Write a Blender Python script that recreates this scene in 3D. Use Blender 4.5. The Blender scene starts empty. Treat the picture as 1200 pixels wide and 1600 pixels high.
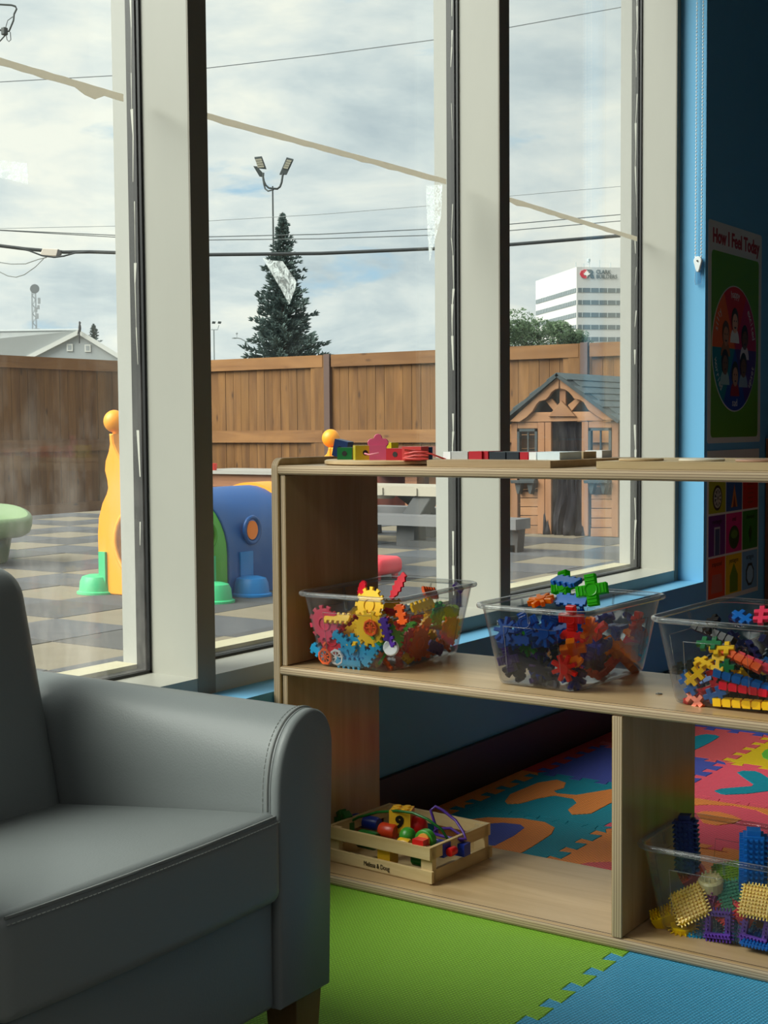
import bpy, bmesh, math, random
from math import sin, cos, pi, radians
from mathutils import Vector, Matrix, Euler

# ------------------------------------------------------------------ camera, sky, sun, exposure
SC = bpy.context.scene
COL = SC.collection
H = 0.82                                   # eye height above the foam mats (z = 0)
FPX = 2156.997                             # focal length in pixels of the 1200x1600 frame
YAW, PITCH, ROLL = 0.601486591, 0.0606925676, -0.00745370454
FW = Vector((cos(YAW)*cos(PITCH), sin(YAW)*cos(PITCH), -sin(PITCH)))
_r = Vector((sin(YAW), -cos(YAW), 0)); _u = _r.cross(FW)
RT = _r*cos(ROLL) + _u*sin(ROLL); UP = -_r*sin(ROLL) + _u*cos(ROLL)
EYE = Vector((0, 0, H))
cam = bpy.data.cameras.new('camera'); camo = bpy.data.objects.new('camera', cam); COL.objects.link(camo)
cam.sensor_fit = 'VERTICAL'; cam.sensor_height = 36; cam.sensor_width = 27
cam.lens = FPX/1600*36; cam.clip_start = 0.05; cam.clip_end = 3000
mw = Matrix((RT, UP, -FW)).transposed().to_4x4(); mw.translation = EYE
camo.matrix_world = mw
SC.camera = camo

SC.view_settings.view_transform = 'Standard'
SC.view_settings.look = 'None'
SC.view_settings.gamma = 1.0
SC.view_settings.use_curve_mapping = False
SC.view_settings.exposure = 0.9
try:
    SC.cycles.transparent_max_bounces = 40
    SC.cycles.max_bounces = 12
    SC.cycles.diffuse_bounces = 6
    SC.cycles.sample_clamp_indirect = 6
except Exception:
    pass

SKY_STRENGTH = 0.80
world = bpy.data.worlds.new('sky'); SC.world = world; world.use_nodes = True
wn = world.node_tree; wn.nodes.clear()
def wnode(t, **k):
    n = wn.nodes.new(t)
    for a, b in k.items(): setattr(n, a, b)
    return n
tc = wnode('ShaderNodeTexCoord')
sep = wnode('ShaderNodeSeparateXYZ'); wn.links.new(tc.outputs['Generated'], sep.inputs[0])
def wmath(op, a, b=None, clamp=False):
    n = wnode('ShaderNodeMath', operation=op); n.use_clamp = clamp
    for i, v in enumerate((a, b)):
        if v is None: continue
        if isinstance(v, (int, float)): n.inputs[i].default_value = v
        else: wn.links.new(v, n.inputs[i])
    return n.outputs[0]
zz = wmath('ADD', wmath('MAXIMUM', sep.outputs[2], 0.0), 0.30)
comb = wnode('ShaderNodeCombineXYZ')
wn.links.new(wmath('DIVIDE', sep.outputs[0], zz), comb.inputs[0])
wn.links.new(wmath('DIVIDE', sep.outputs[1], zz), comb.inputs[1])
wn.links.new(wmath('MULTIPLY', sep.outputs[2], 4.0), comb.inputs[2])
def wnoise(scale, det, rough, off):
    m = wnode('ShaderNodeMapping'); m.inputs['Location'].default_value = off
    wn.links.new(comb.outputs[0], m.inputs[0])
    n = wnode('ShaderNodeTexNoise'); n.inputs['Scale'].default_value = scale
    n.inputs['Detail'].default_value = det; n.inputs['Roughness'].default_value = rough
    n.inputs['Distortion'].default_value = 0.25
    wn.links.new(m.outputs[0], n.inputs['Vector']); return n.outputs[0]
def wramp(fac, stops):
    r = wnode('ShaderNodeValToRGB'); e = r.color_ramp.elements
    while len(e) < len(stops): e.new(0.5)
    for i, (p, c) in enumerate(stops): e[i].position = p; e[i].color = (*c, 1)
    wn.links.new(fac, r.inputs[0]); return r.outputs[0]
def wmix(f, a, b):
    n = wnode('ShaderNodeMix', data_type='RGBA')
    wn.links.new(f, n.inputs[0]); wn.links.new(a, n.inputs[6]); wn.links.new(b, n.inputs[7]); return n.outputs[2]
clouds = wramp(wnoise(2.9, 10, 0.6, (3.1, 1.7, 0.4)),
               [(0.30, (0.40, 0.455, 0.485)), (0.42, (0.51, 0.555, 0.565)), (0.53, (0.625, 0.645, 0.625)), (0.64, (0.76, 0.74, 0.665))])
blue = wramp(wnoise(1.15, 4, 0.5, (7.3, 2.2, 1.9)), [(0.0, (0.30, 0.45, 0.58)), (1.0, (0.40, 0.53, 0.62))])
hole = wramp(wnoise(3.0, 6, 0.55, (0.6, 5.2, 3.3)), [(0.29, (1, 1, 1)), (0.37, (0, 0, 0))])
skycol = wmix(hole, clouds, blue)
bg = wnode('ShaderNodeBackground'); wn.links.new(skycol, bg.inputs[0]); bg.inputs[1].default_value = SKY_STRENGTH
wo = wnode('ShaderNodeOutputWorld'); wn.links.new(bg.outputs[0], wo.inputs[0])

sun = bpy.data.lights.new('sun', 'SUN'); sun.energy = 4.6; sun.angle = radians(50); sun.color = (1.0, 0.96, 0.88)
suno = bpy.data.objects.new('sun', sun); COL.objects.link(suno)
suno.rotation_euler = Vector((0.62, -0.42, -0.66)).to_track_quat('-Z', 'Y').to_euler()

FILL_W = 1.15                               # emission of the two fill panels added behind the viewer (builder in the room section)

# ------------------------------------------------------------------ picture measurements -> points on real planes
def ray(px, py): return FW*FPX + RT*(px-600) - UP*(py-800)
def on_z(px, py, z=0.0): d = ray(px, py); return EYE + d*((z-H)/d.z)
def on_x(px, py, x): d = ray(px, py); return EYE + d*(x/d.x)
def on_y(px, py, y): d = ray(px, py); return EYE + d*(y/d.y)
def far(px, py, dep): return EYE + ray(px, py)*(dep/FPX)

# ------------------------------------------------------------------ materials
MATS = {}
def hexc(r, g, b):
    f = lambda v: ((v/255+0.055)/1.055)**2.4 if v > 10 else v/255/12.92
    return (f(r), f(g), f(b))
def base_mat(name):
    m = bpy.data.materials.new(name); m.use_nodes = True
    return m, m.node_tree, m.node_tree.nodes['Principled BSDF']
def M(name, col, rough=0.5, spec=0.5, metal=0.0, var=0.0, vscale=8.0, bump=0.0, bscale=60.0, stretch=(1, 1, 1), col2=None, trans=0.0, sheen=0.0):
    if name in MATS: return MATS[name]
    m, nt, p = base_mat(name)
    p.inputs['Base Color'].default_value = (*col, 1)
    p.inputs['Roughness'].default_value = rough
    p.inputs['Specular IOR Level'].default_value = spec
    p.inputs['Metallic'].default_value = metal
    if trans: p.inputs['Transmission Weight'].default_value = trans
    if var or col2 or bump:
        t = nt.nodes.new('ShaderNodeTexCoord'); mp = nt.nodes.new('ShaderNodeMapping')
        mp.inputs['Scale'].default_value = stretch; nt.links.new(t.outputs['Object'], mp.inputs[0])
    if var or col2:
        n = nt.nodes.new('ShaderNodeTexNoise'); n.inputs['Scale'].default_value = vscale; n.inputs['Detail'].default_value = 6
        n.inputs['Roughness'].default_value = 0.6
        nt.links.new(mp.outputs[0], n.inputs['Vector'])
        r = nt.nodes.new('ShaderNodeValToRGB'); e = r.color_ramp.elements
        c2 = col2 or tuple(c*(1-var) for c in col)
        c1 = col if col2 else tuple(min(1, c*(1+var)) for c in col)
        e[0].position = 0.32; e[0].color = (*c2, 1); e[1].position = 0.68; e[1].color = (*c1, 1)
        nt.links.new(n.outputs[0], r.inputs[0]); nt.links.new(r.outputs[0], p.inputs['Base Color'])
    if bump:
        n2 = nt.nodes.new('ShaderNodeTexNoise'); n2.inputs['Scale'].default_value = bscale; n2.inputs['Detail'].default_value = 4
        nt.links.new(mp.outputs[0], n2.inputs['Vector'])
        b = nt.nodes.new('ShaderNodeBump'); b.inputs['Strength'].default_value = bump; b.inputs['Distance'].default_value = 0.002
        nt.links.new(n2.outputs[0], b.inputs['Height']); nt.links.new(b.outputs[0], p.inputs['Normal'])
    MATS[name] = m; return m
def foam(name, col, pitch=0.0068, depth=0.0013):
    """EVA foam: pressed weave of small dashes as bump"""
    if name in MATS: return MATS[name]
    m, nt, p = base_mat(name)
    p.inputs['Roughness'].default_value = 0.55; p.inputs['Specular IOR Level'].default_value = 0.35
    t = nt.nodes.new('ShaderNodeTexCoord'); s = nt.nodes.new('ShaderNodeSeparateXYZ'); nt.links.new(t.outputs['Object'], s.inputs[0])
    def mt(op, a, b=None):
        n = nt.nodes.new('ShaderNodeMath'); n.operation = op
        for i, v in enumerate((a, b)):
            if v is None: continue
            if isinstance(v, (int, float)): n.inputs[i].default_value = v
            else: nt.links.new(v, n.inputs[i])
        return n.outputs[0]
    k = 2*pi/pitch
    a = mt('SINE', mt('MULTIPLY', mt('ADD', s.outputs[0], s.outputs[1]), k*0.71))
    b = mt('SINE', mt('MULTIPLY', mt('SUBTRACT', s.outputs[0], s.outputs[1]), k*0.5))
    h = mt('MAXIMUM', mt('MULTIPLY', a, b), -0.2)
    r = nt.nodes.new('ShaderNodeMapRange'); r.inputs[1].default_value = -0.2; r.inputs[2].default_value = 0.7
    r.inputs[3].default_value = 0.60; r.inputs[4].default_value = 1.10; nt.links.new(h, r.inputs[0])
    mx = nt.nodes.new('ShaderNodeMix'); mx.data_type = 'RGBA'; mx.blend_type = 'MULTIPLY'; mx.inputs[0].default_value = 1
    mx.inputs[6].default_value = (*col, 1)
    cc = nt.nodes.new('ShaderNodeCombineXYZ')
    for i in range(3): nt.links.new(r.outputs[0], cc.inputs[i])
    nt.links.new(cc.outputs[0], mx.inputs[7]); nt.links.new(mx.outputs[2], p.inputs['Base Color'])
    bm_ = nt.nodes.new('ShaderNodeBump'); bm_.inputs['Strength'].default_value = 0.8; bm_.inputs['Distance'].default_value = depth
    nt.links.new(h, bm_.inputs['Height']); nt.links.new(bm_.outputs[0], p.inputs['Normal'])
    MATS[name] = m; return m
def wood(name, c1, c2, axis='Y', scale=18, rough=0.5, spec=0.35, fine=10, knots=False):
    """grain stretched along one object axis"""
    if name in MATS: return MATS[name]
    m, nt, p = base_mat(name)
    p.inputs['Roughness'].default_value = rough; p.inputs['Specular IOR Level'].default_value = spec
    t = nt.nodes.new('ShaderNodeTexCoord'); mp = nt.nodes.new('ShaderNodeMapping'); oi = nt.nodes.new('ShaderNodeObjectInfo')
    sc = {'X': (1/fine, 1, 1), 'Y': (1, 1/fine, 1), 'Z': (1, 1, 1/fine)}[axis]
    mp.inputs['Scale'].default_value = sc; nt.links.new(t.outputs['Object'], mp.inputs[0])
    ad = nt.nodes.new('ShaderNodeVectorMath'); ad.operation = 'ADD'
    ml = nt.nodes.new('ShaderNodeMath'); ml.operation = 'MULTIPLY'; ml.inputs[1].default_value = 37.0
    nt.links.new(oi.outputs['Random'], ml.inputs[0]); nt.links.new(mp.outputs[0], ad.inputs[0]); nt.links.new(ml.outputs[0], ad.inputs[1])
    n = nt.nodes.new('ShaderNodeTexNoise'); n.inputs['Scale'].default_value = scale; n.inputs['Detail'].default_value = 7
    n.inputs['Roughness'].default_value = 0.62; n.inputs['Distortion'].default_value = 0.6
    nt.links.new(ad.outputs[0], n.inputs['Vector'])
    r = nt.nodes.new('ShaderNodeValToRGB'); e = r.color_ramp.elements
    e[0].position = 0.34; e[0].color = (*c2, 1); e[1].position = 0.66; e[1].color = (*c1, 1)
    nt.links.new(n.outputs[0], r.inputs[0])
    mx = nt.nodes.new('ShaderNodeMix'); mx.data_type = 'RGBA'; mx.blend_type = 'MULTIPLY'; mx.inputs[0].default_value = 1
    mr = nt.nodes.new('ShaderNodeMapRange'); mr.inputs[3].default_value = 0.86; mr.inputs[4].default_value = 1.1
    nt.links.new(oi.outputs['Random'], mr.inputs[0])
    cc = nt.nodes.new('ShaderNodeCombineXYZ')
    for i in range(3): nt.links.new(mr.outputs[0], cc.inputs[i])
    nt.links.new(r.outputs[0], mx.inputs[6]); nt.links.new(cc.outputs[0], mx.inputs[7])
    out = mx.outputs[2]
    if knots:
        v = nt.nodes.new('ShaderNodeTexVoronoi'); v.inputs['Scale'].default_value = 3.0
        mp2 = nt.nodes.new('ShaderNodeMapping'); mp2.inputs['Scale'].default_value = {'X': (.6, 1.6, 1.6), 'Y': (1.6, .6, 1.6), 'Z': (1.6, 1.6, .6)}[axis]
        nt.links.new(t.outputs['Object'], mp2.inputs[0])
        ad2 = nt.nodes.new('ShaderNodeVectorMath'); ad2.operation = 'ADD'
        nt.links.new(mp2.outputs[0], ad2.inputs[0]); nt.links.new(ml.outputs[0], ad2.inputs[1])
        nt.links.new(ad2.outputs[0], v.inputs['Vector'])
        kr = nt.nodes.new('ShaderNodeValToRGB'); ke = kr.color_ramp.elements
        ke[0].position = 0.03; ke[0].color = (0.35, 0.3, 0.3, 1); ke[1].position = 0.12; ke[1].color = (1, 1, 1, 1)
        nt.links.new(v.outputs['Distance'], kr.inputs[0])
        m3 = nt.nodes.new('ShaderNodeMix'); m3.data_type = 'RGBA'; m3.blend_type = 'MULTIPLY'; m3.inputs[0].default_value = 1
        nt.links.new(out, m3.inputs[6]); nt.links.new(kr.outputs[0], m3.inputs[7]); out = m3.outputs[2]
    nt.links.new(out, p.inputs['Base Color'])
    b = nt.nodes.new('ShaderNodeBump'); b.inputs['Strength'].default_value = 0.15; b.inputs['Distance'].default_value = 0.001
    nt.links.new(n.outputs[0], b.inputs['Height']); nt.links.new(b.outputs[0], p.inputs['Normal'])
    MATS[name] = m; return m
def ply_edge(name, axis):
    """layered plywood edge: stripes across the thickness"""
    if name in MATS: return MATS[name]
    m, nt, p = base_mat(name); p.inputs['Roughness'].default_value = 0.6; p.inputs['Specular IOR Level'].default_value = 0.3
    t = nt.nodes.new('ShaderNodeTexCoord'); s = nt.nodes.new('ShaderNodeSeparateXYZ'); nt.links.new(t.outputs['Object'], s.inputs[0])
    n0 = nt.nodes.new('ShaderNodeTexNoise'); n0.inputs['Scale'].default_value = 9; nt.links.new(t.outputs['Object'], n0.inputs['Vector'])
    ma = nt.nodes.new('ShaderNodeMath'); ma.operation = 'MULTIPLY_ADD'; ma.inputs[1].default_value = 0.0012
    nt.links.new(n0.outputs[0], ma.inputs[0]); nt.links.new(s.outputs['XYZ'.index(axis)], ma.inputs[2])
    m1 = nt.nodes.new('ShaderNodeMath'); m1.operation = 'MULTIPLY'; m1.inputs[1].default_value = 1/0.0042
    nt.links.new(ma.outputs[0], m1.inputs[0])
    fr = nt.nodes.new('ShaderNodeMath'); fr.operation = 'FRACT'; nt.links.new(m1.outputs[0], fr.inputs[0])
    r = nt.nodes.new('ShaderNodeValToRGB'); e = r.color_ramp.elements
    e[0].position = 0.0; e[0].color = (0.16, 0.10, 0.055, 1); e[1].position = 0.28; e[1].color = (0.47, 0.35, 0.22, 1)
    q = e.new(0.14); q.color = (0.20, 0.125, 0.07, 1); q = e.new(0.85); q.color = (0.55, 0.42, 0.27, 1)
    nt.links.new(fr.outputs[0], r.inputs[0]); nt.links.new(r.outputs[0], p.inputs['Base Color'])
    MATS[name] = m; return m
def clear_mat(name, tint, ior=1.45, edge=0.25, edgecol=(0.55, 0.57, 0.58), rough=0.03, dirt=0.0, dirtcol=(0.8, 0.78, 0.72)):
    """thin clear sheet: see-through, fresnel gloss, denser where seen edge-on"""
    if name in MATS: return MATS[name]
    m = bpy.data.materials.new(name); m.use_nodes = True; nt = m.node_tree; nt.nodes.clear()
    out = nt.nodes.new('ShaderNodeOutputMaterial')
    tr = nt.nodes.new('ShaderNodeBsdfTransparent'); tr.inputs[0].default_value = (*tint, 1)
    df = nt.nodes.new('ShaderNodeBsdfPrincipled'); df.inputs['Base Color'].default_value = (*edgecol, 1); df.inputs['Roughness'].default_value = 0.25
    gl = nt.nodes.new('ShaderNodeBsdfGlossy'); gl.inputs['Roughness'].default_value = rough
    lw = nt.nodes.new('ShaderNodeLayerWeight'); lw.inputs[0].default_value = 0.5      # Facing = 1 - |cos|: same on both sides of the sheet
    r0 = ((ior-1)/(ior+1))**2
    f5 = nt.nodes.new('ShaderNodeMath'); f5.operation = 'POWER'; f5.inputs[1].default_value = 5; nt.links.new(lw.outputs['Facing'], f5.inputs[0])
    fz = nt.nodes.new('ShaderNodeMath'); fz.operation = 'MULTIPLY_ADD'; fz.inputs[1].default_value = 1-r0; fz.inputs[2].default_value = r0; nt.links.new(f5.outputs[0], fz.inputs[0])
    pw = nt.nodes.new('ShaderNodeMath'); pw.operation = 'MULTIPLY'; pw.inputs[1].default_value = edge; nt.links.new(lw.outputs['Facing'], pw.inputs[0])
    pw2 = nt.nodes.new('ShaderNodeMath'); pw2.operation = 'MULTIPLY'; nt.links.new(pw.outputs[0], pw2.inputs[0]); nt.links.new(lw.outputs['Facing'], pw2.inputs[1])
    m1 = nt.nodes.new('ShaderNodeMixShader'); nt.links.new(tr.outputs[0], m1.inputs[1]); nt.links.new(df.outputs[0], m1.inputs[2])
    nt.links.new(pw2.outputs[0], m1.inputs[0])
    last = m1
    if dirt:
        t = nt.nodes.new('ShaderNodeTexCoord')
        mp = nt.nodes.new('ShaderNodeMapping'); mp.inputs['Scale'].default_value = (6, 6, 2.2); nt.links.new(t.outputs['Object'], mp.inputs[0])
        n = nt.nodes.new('ShaderNodeTexNoise'); n.inputs['Scale'].default_value = 2.0; n.inputs['Detail'].default_value = 9; n.inputs['Roughness'].default_value = 0.7
        nt.links.new(mp.outputs[0], n.inputs['Vector'])
        s = nt.nodes.new('ShaderNodeSeparateXYZ'); nt.links.new(t.outputs['Object'], s.inputs[0])
        zr = nt.nodes.new('ShaderNodeMapRange'); zr.inputs[1].default_value = 0.35; zr.inputs[2].default_value = 1.1; zr.inputs[3].default_value = 1.0; zr.inputs[4].default_value = 0.15
        nt.links.new(s.outputs[2], zr.inputs[0])
        nr = nt.nodes.new('ShaderNodeMapRange'); nr.inputs[1].default_value = 0.45; nr.inputs[2].default_value = 0.85; nr.inputs[3].default_value = 0.15; nr.inputs[4].default_value = 1.0
        nt.links.new(n.outputs[0], nr.inputs[0])
        mm = nt.nodes.new('ShaderNodeMath'); mm.operation = 'MULTIPLY'; nt.links.new(zr.outputs[0], mm.inputs[0]); nt.links.new(nr.outputs[0], mm.inputs[1])
        m2_ = nt.nodes.new('ShaderNodeMath'); m2_.operation = 'MULTIPLY'; m2_.inputs[1].default_value = dirt; nt.links.new(mm.outputs[0], m2_.inputs[0])
        dd = nt.nodes.new('ShaderNodeBsdfTranslucent'); dd.inputs[0].default_value = (*dirtcol, 1)
        m3 = nt.nodes.new('ShaderNodeMixShader'); nt.links.new(m2_.outputs[0], m3.inputs[0]); nt.links.new(last.outputs[0], m3.inputs[1]); nt.links.new(dd.outputs[0], m3.inputs[2])
        last = m3
    m4 = nt.nodes.new('ShaderNodeMixShader'); nt.links.new(fz.outputs[0], m4.inputs[0]); nt.links.new(last.outputs[0], m4.inputs[1]); nt.links.new(gl.outputs[0], m4.inputs[2])
    nt.links.new(m4.outputs[0], out.inputs[0])
    MATS[name] = m; return m
def plastic(name, col, rough=0.32): return M(name, col, rough=rough, spec=0.5)
def jelly(name, col):
    """tinted see-through toy plastic"""
    if name in MATS: return MATS[name]
    m = bpy.data.materials.new(name); m.use_nodes = True; nt = m.node_tree; nt.nodes.clear()
    out = nt.nodes.new('ShaderNodeOutputMaterial')
    p = nt.nodes.new('ShaderNodeBsdfPrincipled'); p.inputs['Base Color'].default_value = (*col, 1); p.inputs['Roughness'].default_value = 0.15
    tl = nt.nodes.new('ShaderNodeBsdfTranslucent'); tl.inputs[0].default_value = (*[min(1, c*1.5) for c in col], 1)
    tr = nt.nodes.new('ShaderNodeBsdfTransparent'); tr.inputs[0].default_value = (*[min(1, c*1.3+0.02) for c in col], 1)
    a = nt.nodes.new('ShaderNodeMixShader'); a.inputs[0].default_value = 0.5; nt.links.new(tl.outputs[0], a.inputs[1]); nt.links.new(tr.outputs[0], a.inputs[2])
    b = nt.nodes.new('ShaderNodeMixShader'); b.inputs[0].default_value = 0.5; nt.links.new(a.outputs[0], b.inputs[1]); nt.links.new(p.outputs[0], b.inputs[2])
    nt.links.new(b.outputs[0], out.inputs[0]); MATS[name] = m; return m

# ------------------------------------------------------------------ mesh helpers
def BM(): return bmesh.new()
def box(bm, x0, x1, y0, y1, z0, z1, mi=0):
    vs = [bm.verts.new((x, y, z)) for z in (z0, z1) for x, y in ((x0, y0), (x1, y0), (x1, y1), (x0, y1))]
    for f in ((3, 2, 1, 0), (4, 5, 6, 7), (0, 1, 5, 4), (1, 2, 6, 5), (2, 3, 7, 6), (3, 0, 4, 7)):
        bm.faces.new([vs[i] for i in f]).material_index = mi
    return bm
def offset_poly(pts, d):
    """inset a counter-clockwise outline by d (small)"""
    n = len(pts); out = []
    for i in range(n):
        p0 = Vector(pts[i-1]); p1 = Vector(pts[i]); p2 = Vector(pts[(i+1) % n])
        a = (p1-p0); b = (p2-p1)
        if a.length < 1e-9 or b.length < 1e-9: out.append((p1.x, p1.y)); continue
        a.normalize(); b.normalize()
        na = Vector((-a.y, a.x)); nb = Vector((-b.y, b.x)); m = na+nb
        if m.length < 1e-6: out.append((p1.x, p1.y)); continue
        m.normalize(); c = max(0.35, m.dot(na)); q = p1 + m*(d/c)
        out.append((q.x, q.y))
    return out
def area2(p): return sum(p[i-1][0]*p[i][1]-p[i][0]*p[i-1][1] for i in range(len(p)))
def prism(bm, pts, h0, h1, fr=None, ch=0.0, mi=0, side_mi=None):
    """extrude a 2-D outline from h0 to h1; fr = (origin, u, v, w) world frame; ch = chamfer on both caps"""
    if area2(pts) < 0: pts = pts[::-1]
    if fr is None: fr = (Vector((0, 0, 0)), Vector((1, 0, 0)), Vector((0, 1, 0)), Vector((0, 0, 1)))
    o, u, v, w = fr
    P = lambda a, b, h: bm.verts.new(o+u*a+v*b+w*h)
    rings = []
    if ch:
        ins = offset_poly(pts, ch)
        rings = [(ins, h0), (pts, h0+ch), (pts, h1-ch), (ins, h1)]
    else: rings = [(pts, h0), (pts, h1)]
    R = [[P(a, b, h) for a, b in ps] for ps, h in rings]; n = len(pts)
    flip = u.cross(v).dot(w) < 0
    def F(vs, m_):
        f = bm.faces.new(vs[::-1] if flip else vs); f.material_index = m_; return f
    F(R[0][::-1], mi); F(R[-1], mi)
    sm = mi if side_mi is None else side_mi
    for k in range(len(R)-1):
        for i in range(n):
            j = (i+1) % n; F([R[k][i], R[k][j], R[k+1][j], R[k+1][i]], sm)
    return bm
def tube(bm, pts, r, n=8, closed=False, mi=0, cap=True):
    pts = [Vector(p) for p in pts]; rings = []; N = len(pts)
    rr = r if isinstance(r, (list, tuple)) else [r]*N
    up = None
    for i, p in enumerate(pts):
        if closed: t = pts[(i+1) % N]-pts[i-1]
        else: t = pts[min(i+1, N-1)]-pts[max(i-1, 0)]
        if t.length < 1e-9: t = Vector((0, 0, 1))
        t.normalize()
        if up is None:
            up = Vector((0, 0, 1)) if abs(t.z) < 0.9 else Vector((1, 0, 0))
        a = t.cross(up)
        if a.length < 1e-4: a = t.orthogonal()
        a.normalize(); b = a.cross(t).normalized(); up = b
        rings.append([bm.verts.new(p+a*(rr[i]*cos(2*pi*k/n))+b*(rr[i]*sin(2*pi*k/n))) for k in range(n)])
    M_ = N if closed else N-1
    for i in range(M_):
        A = rings[i]; B = rings[(i+1) % N]
        for k in range(n):
            bm.faces.new([A[k], A[(k+1) % n], B[(k+1) % n], B[k]]).material_index = mi
    if cap and not closed:
        bm.faces.new(rings[0][::-1]).material_index = mi; bm.faces.new(rings[-1]).material_index = mi
    return bm
def lathe(bm, prof, c=(0, 0, 0), n=20, mi=0, ax='Z', sx=1, sy=1):
    """prof: (radius, height) list, revolved"""
    c = Vector(c); rings = []
    for r, h in prof:
        ring = []
        for k in range(n):
            a = 2*pi*k/n; x, y = r*cos(a)*sx, r*sin(a)*sy
            v = {'Z': Vector((x, y, h)), 'X': Vector((h, x, y)), 'Y': Vector((y, h, x))}[ax]
            ring.append(bm.verts.new(c+v))
        rings.append(ring)
    for i in range(len(rings)-1):
        for k in range(n):
            bm.faces.new([rings[i][k], rings[i][(k+1) % n], rings[i+1][(k+1) % n], rings[i+1][k]]).material_index = mi
    if prof[0][0] > 1e-5: bm.faces.new(rings[0][::-1]).material_index = mi
    if prof[-1][0] > 1e-5: bm.faces.new(rings[-1]).material_index = mi
    return bm
def rbox(bm, x0, x1, y0, y1, z0, z1, r=0.01, n=6, fn=None, mi=0):
    """rounded soft box with an inner grid so that fn(x,y,z) can deform it"""
    L = (x1-x0, y1-y0, z1-z0); lo = (x0, y0, z0)
    verts = {}
    def axis_pts(l):
        k = max(2, n); r_ = min(r, l/2-1e-5)
        s = [0, r_*0.12, r_*0.4, r_*0.75] + [r_+(l-2*r_)*i/k for i in range(k+1)] + [l-r_*0.75, l-r_*0.4, l-r_*0.12, l]
        return s
    S = [axis_pts(l) for l in L]; N = [len(s) for s in S]
    def V(i, j, k):
        key = (i, j, k)
        if key not in verts:
            p = Vector((S[0][i], S[1][j], S[2][k]))
            q = Vector([min(max(p[a], min(r, L[a]/2)), L[a]-min(r, L[a]/2)) for a in range(3)])
            d = p-q
            if d.length > 1e-9: p = q+d.normalized()*min(r, max(abs(d.x), abs(d.y), abs(d.z)) if False else r)
            p = p+Vector(lo)
            if fn: p = Vector(fn(*p))
            verts[key] = bm.verts.new(p)
        return verts[key]
    I, J, K = N
    for i in range(I-1):
        for j in range(J-1):
            for k, fl in ((0, 1), (K-1, 0)):
                f = [V(i, j, k), V(i+1, j, k), V(i+1, j+1, k), V(i, j+1, k)]
                bm.faces.new(f[::-1] if fl else f).material_index = mi
    for i in range(I-1):
        for k in range(K-1):
            for j, fl in ((0, 0), (J-1, 1)):
                f = [V(i, j, k), V(i+1, j, k), V(i+1, j, k+1), V(i, j, k+1)]
                bm.faces.new(f[::-1] if fl else f).material_index = mi
    for j in range(J-1):
        for k in range(K-1):
            for i, fl in ((0, 1), (I-1, 0)):
                f = [V(i, j, k), V(i, j+1, k), V(i, j+1, k+1), V(i, j, k+1)]
                bm.faces.new(f[::-1] if fl else f).material_index = mi
    return bm
def bevel(bm, w=0.002, seg=1, ang=40):
    es = [e for e in bm.edges if len(e.link_faces) == 2 and e.calc_face_angle(0) > radians(ang)]
    if es: bmesh.ops.bevel(bm, geom=es, offset=w, segments=seg, profile=0.5, affect='EDGES', clamp_overlap=True)
    return bm
def wmat(o):
    m = o.matrix_basis.copy(); p = o.parent
    while p: m = p.matrix_basis @ m; p = p.parent
    return m
def obj(name, bm, mat, parent=None, smooth=None, local=False, kind=None, label=None):
    """link bm as one mesh object; with a parent, world coordinates are taken into the parent's frame unless local"""
    me = bpy.data.meshes.new(name)
    bmesh.ops.recalc_face_normals(bm, faces=bm.faces[:])
    if parent is not None and not local:
        bm.transform(wmat(parent).inverted())
    if smooth is not None:
        for f in bm.faces: f.smooth = True
        for e in bm.edges:
            if len(e.link_faces) == 2 and e.calc_face_angle(0) > radians(smooth): e.smooth = False
    bm.to_mesh(me); bm.free()
    for m in (mat if isinstance(mat, (list, tuple)) else [mat]): me.materials.append(m)
    o = bpy.data.objects.new(name, me); COL.objects.link(o)
    if parent is not None: o.parent = parent
    if kind: o['kind'] = kind
    if label: o['label'] = label
    return o
def thing(name, label, cat, loc=(0, 0, 0), rotz=0, group=None, rot=None):
    o = bpy.data.objects.new(name, None); COL.objects.link(o); o.empty_display_size = 0.05
    o.location = loc; o.rotation_euler = rot if rot else (0, 0, rotz)
    o['label'] = label; o['category'] = cat
    if group: o['group'] = group
    return o
def tag(o, label, cat, group=None):
    o['label'] = label; o['category'] = cat
    if group: o['group'] = group
    return o
def struct(name, loc=(0, 0, 0)):
    o = bpy.data.objects.new(name, None); COL.objects.link(o); o.location = loc; o['kind'] = 'structure'; return o
def fr_x(x): return (Vector((x, 0, 0)), Vector((0, 1, 0)), Vector((0, 0, 1)), Vector((-1, 0, 0)))   # outline in (Y,Z), thickness towards -X
def fr_y(y): return (Vector((0, y, 0)), Vector((1, 0, 0)), Vector((0, 0, 1)), Vector((0, -1, 0)))   # outline in (X,Z), thickness towards -Y
def text_mesh(body, size, origin, u, v, ext=0.0005, align='CENTER', offset=0.0, sx=1.0, space=1.0, width=None):
    """raised lettering as mesh data in world coordinates: origin = anchor, u = reading direction, v = up"""
    cu = bpy.data.curves.new('letters', 'FONT'); cu.body = body; cu.size = size; cu.extrude = ext; cu.align_x = align; cu.align_y = 'CENTER'
    cu.offset = offset; cu.space_character = space; cu.resolution_u = 3
    o = bpy.data.objects.new('letters', cu); COL.objects.link(o)
    dg = bpy.context.evaluated_depsgraph_get(); dg.update()
    me = bpy.data.meshes.new_from_object(o.evaluated_get(dg), depsgraph=dg)
    bpy.data.objects.remove(o); bpy.data.curves.remove(cu)
    if width:
        xs = [w.co.x for w in me.vertices]; sx = width/(max(xs)-min(xs))
    u = Vector(u).normalized(); v = Vector(v).normalized(); w = u.cross(v)
    m = Matrix((u, v, w)).transposed().to_4x4() @ Matrix.Diagonal((sx, 1, 1, 1)); m.translation = Vector(origin)
    me.transform(m); return me
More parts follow.
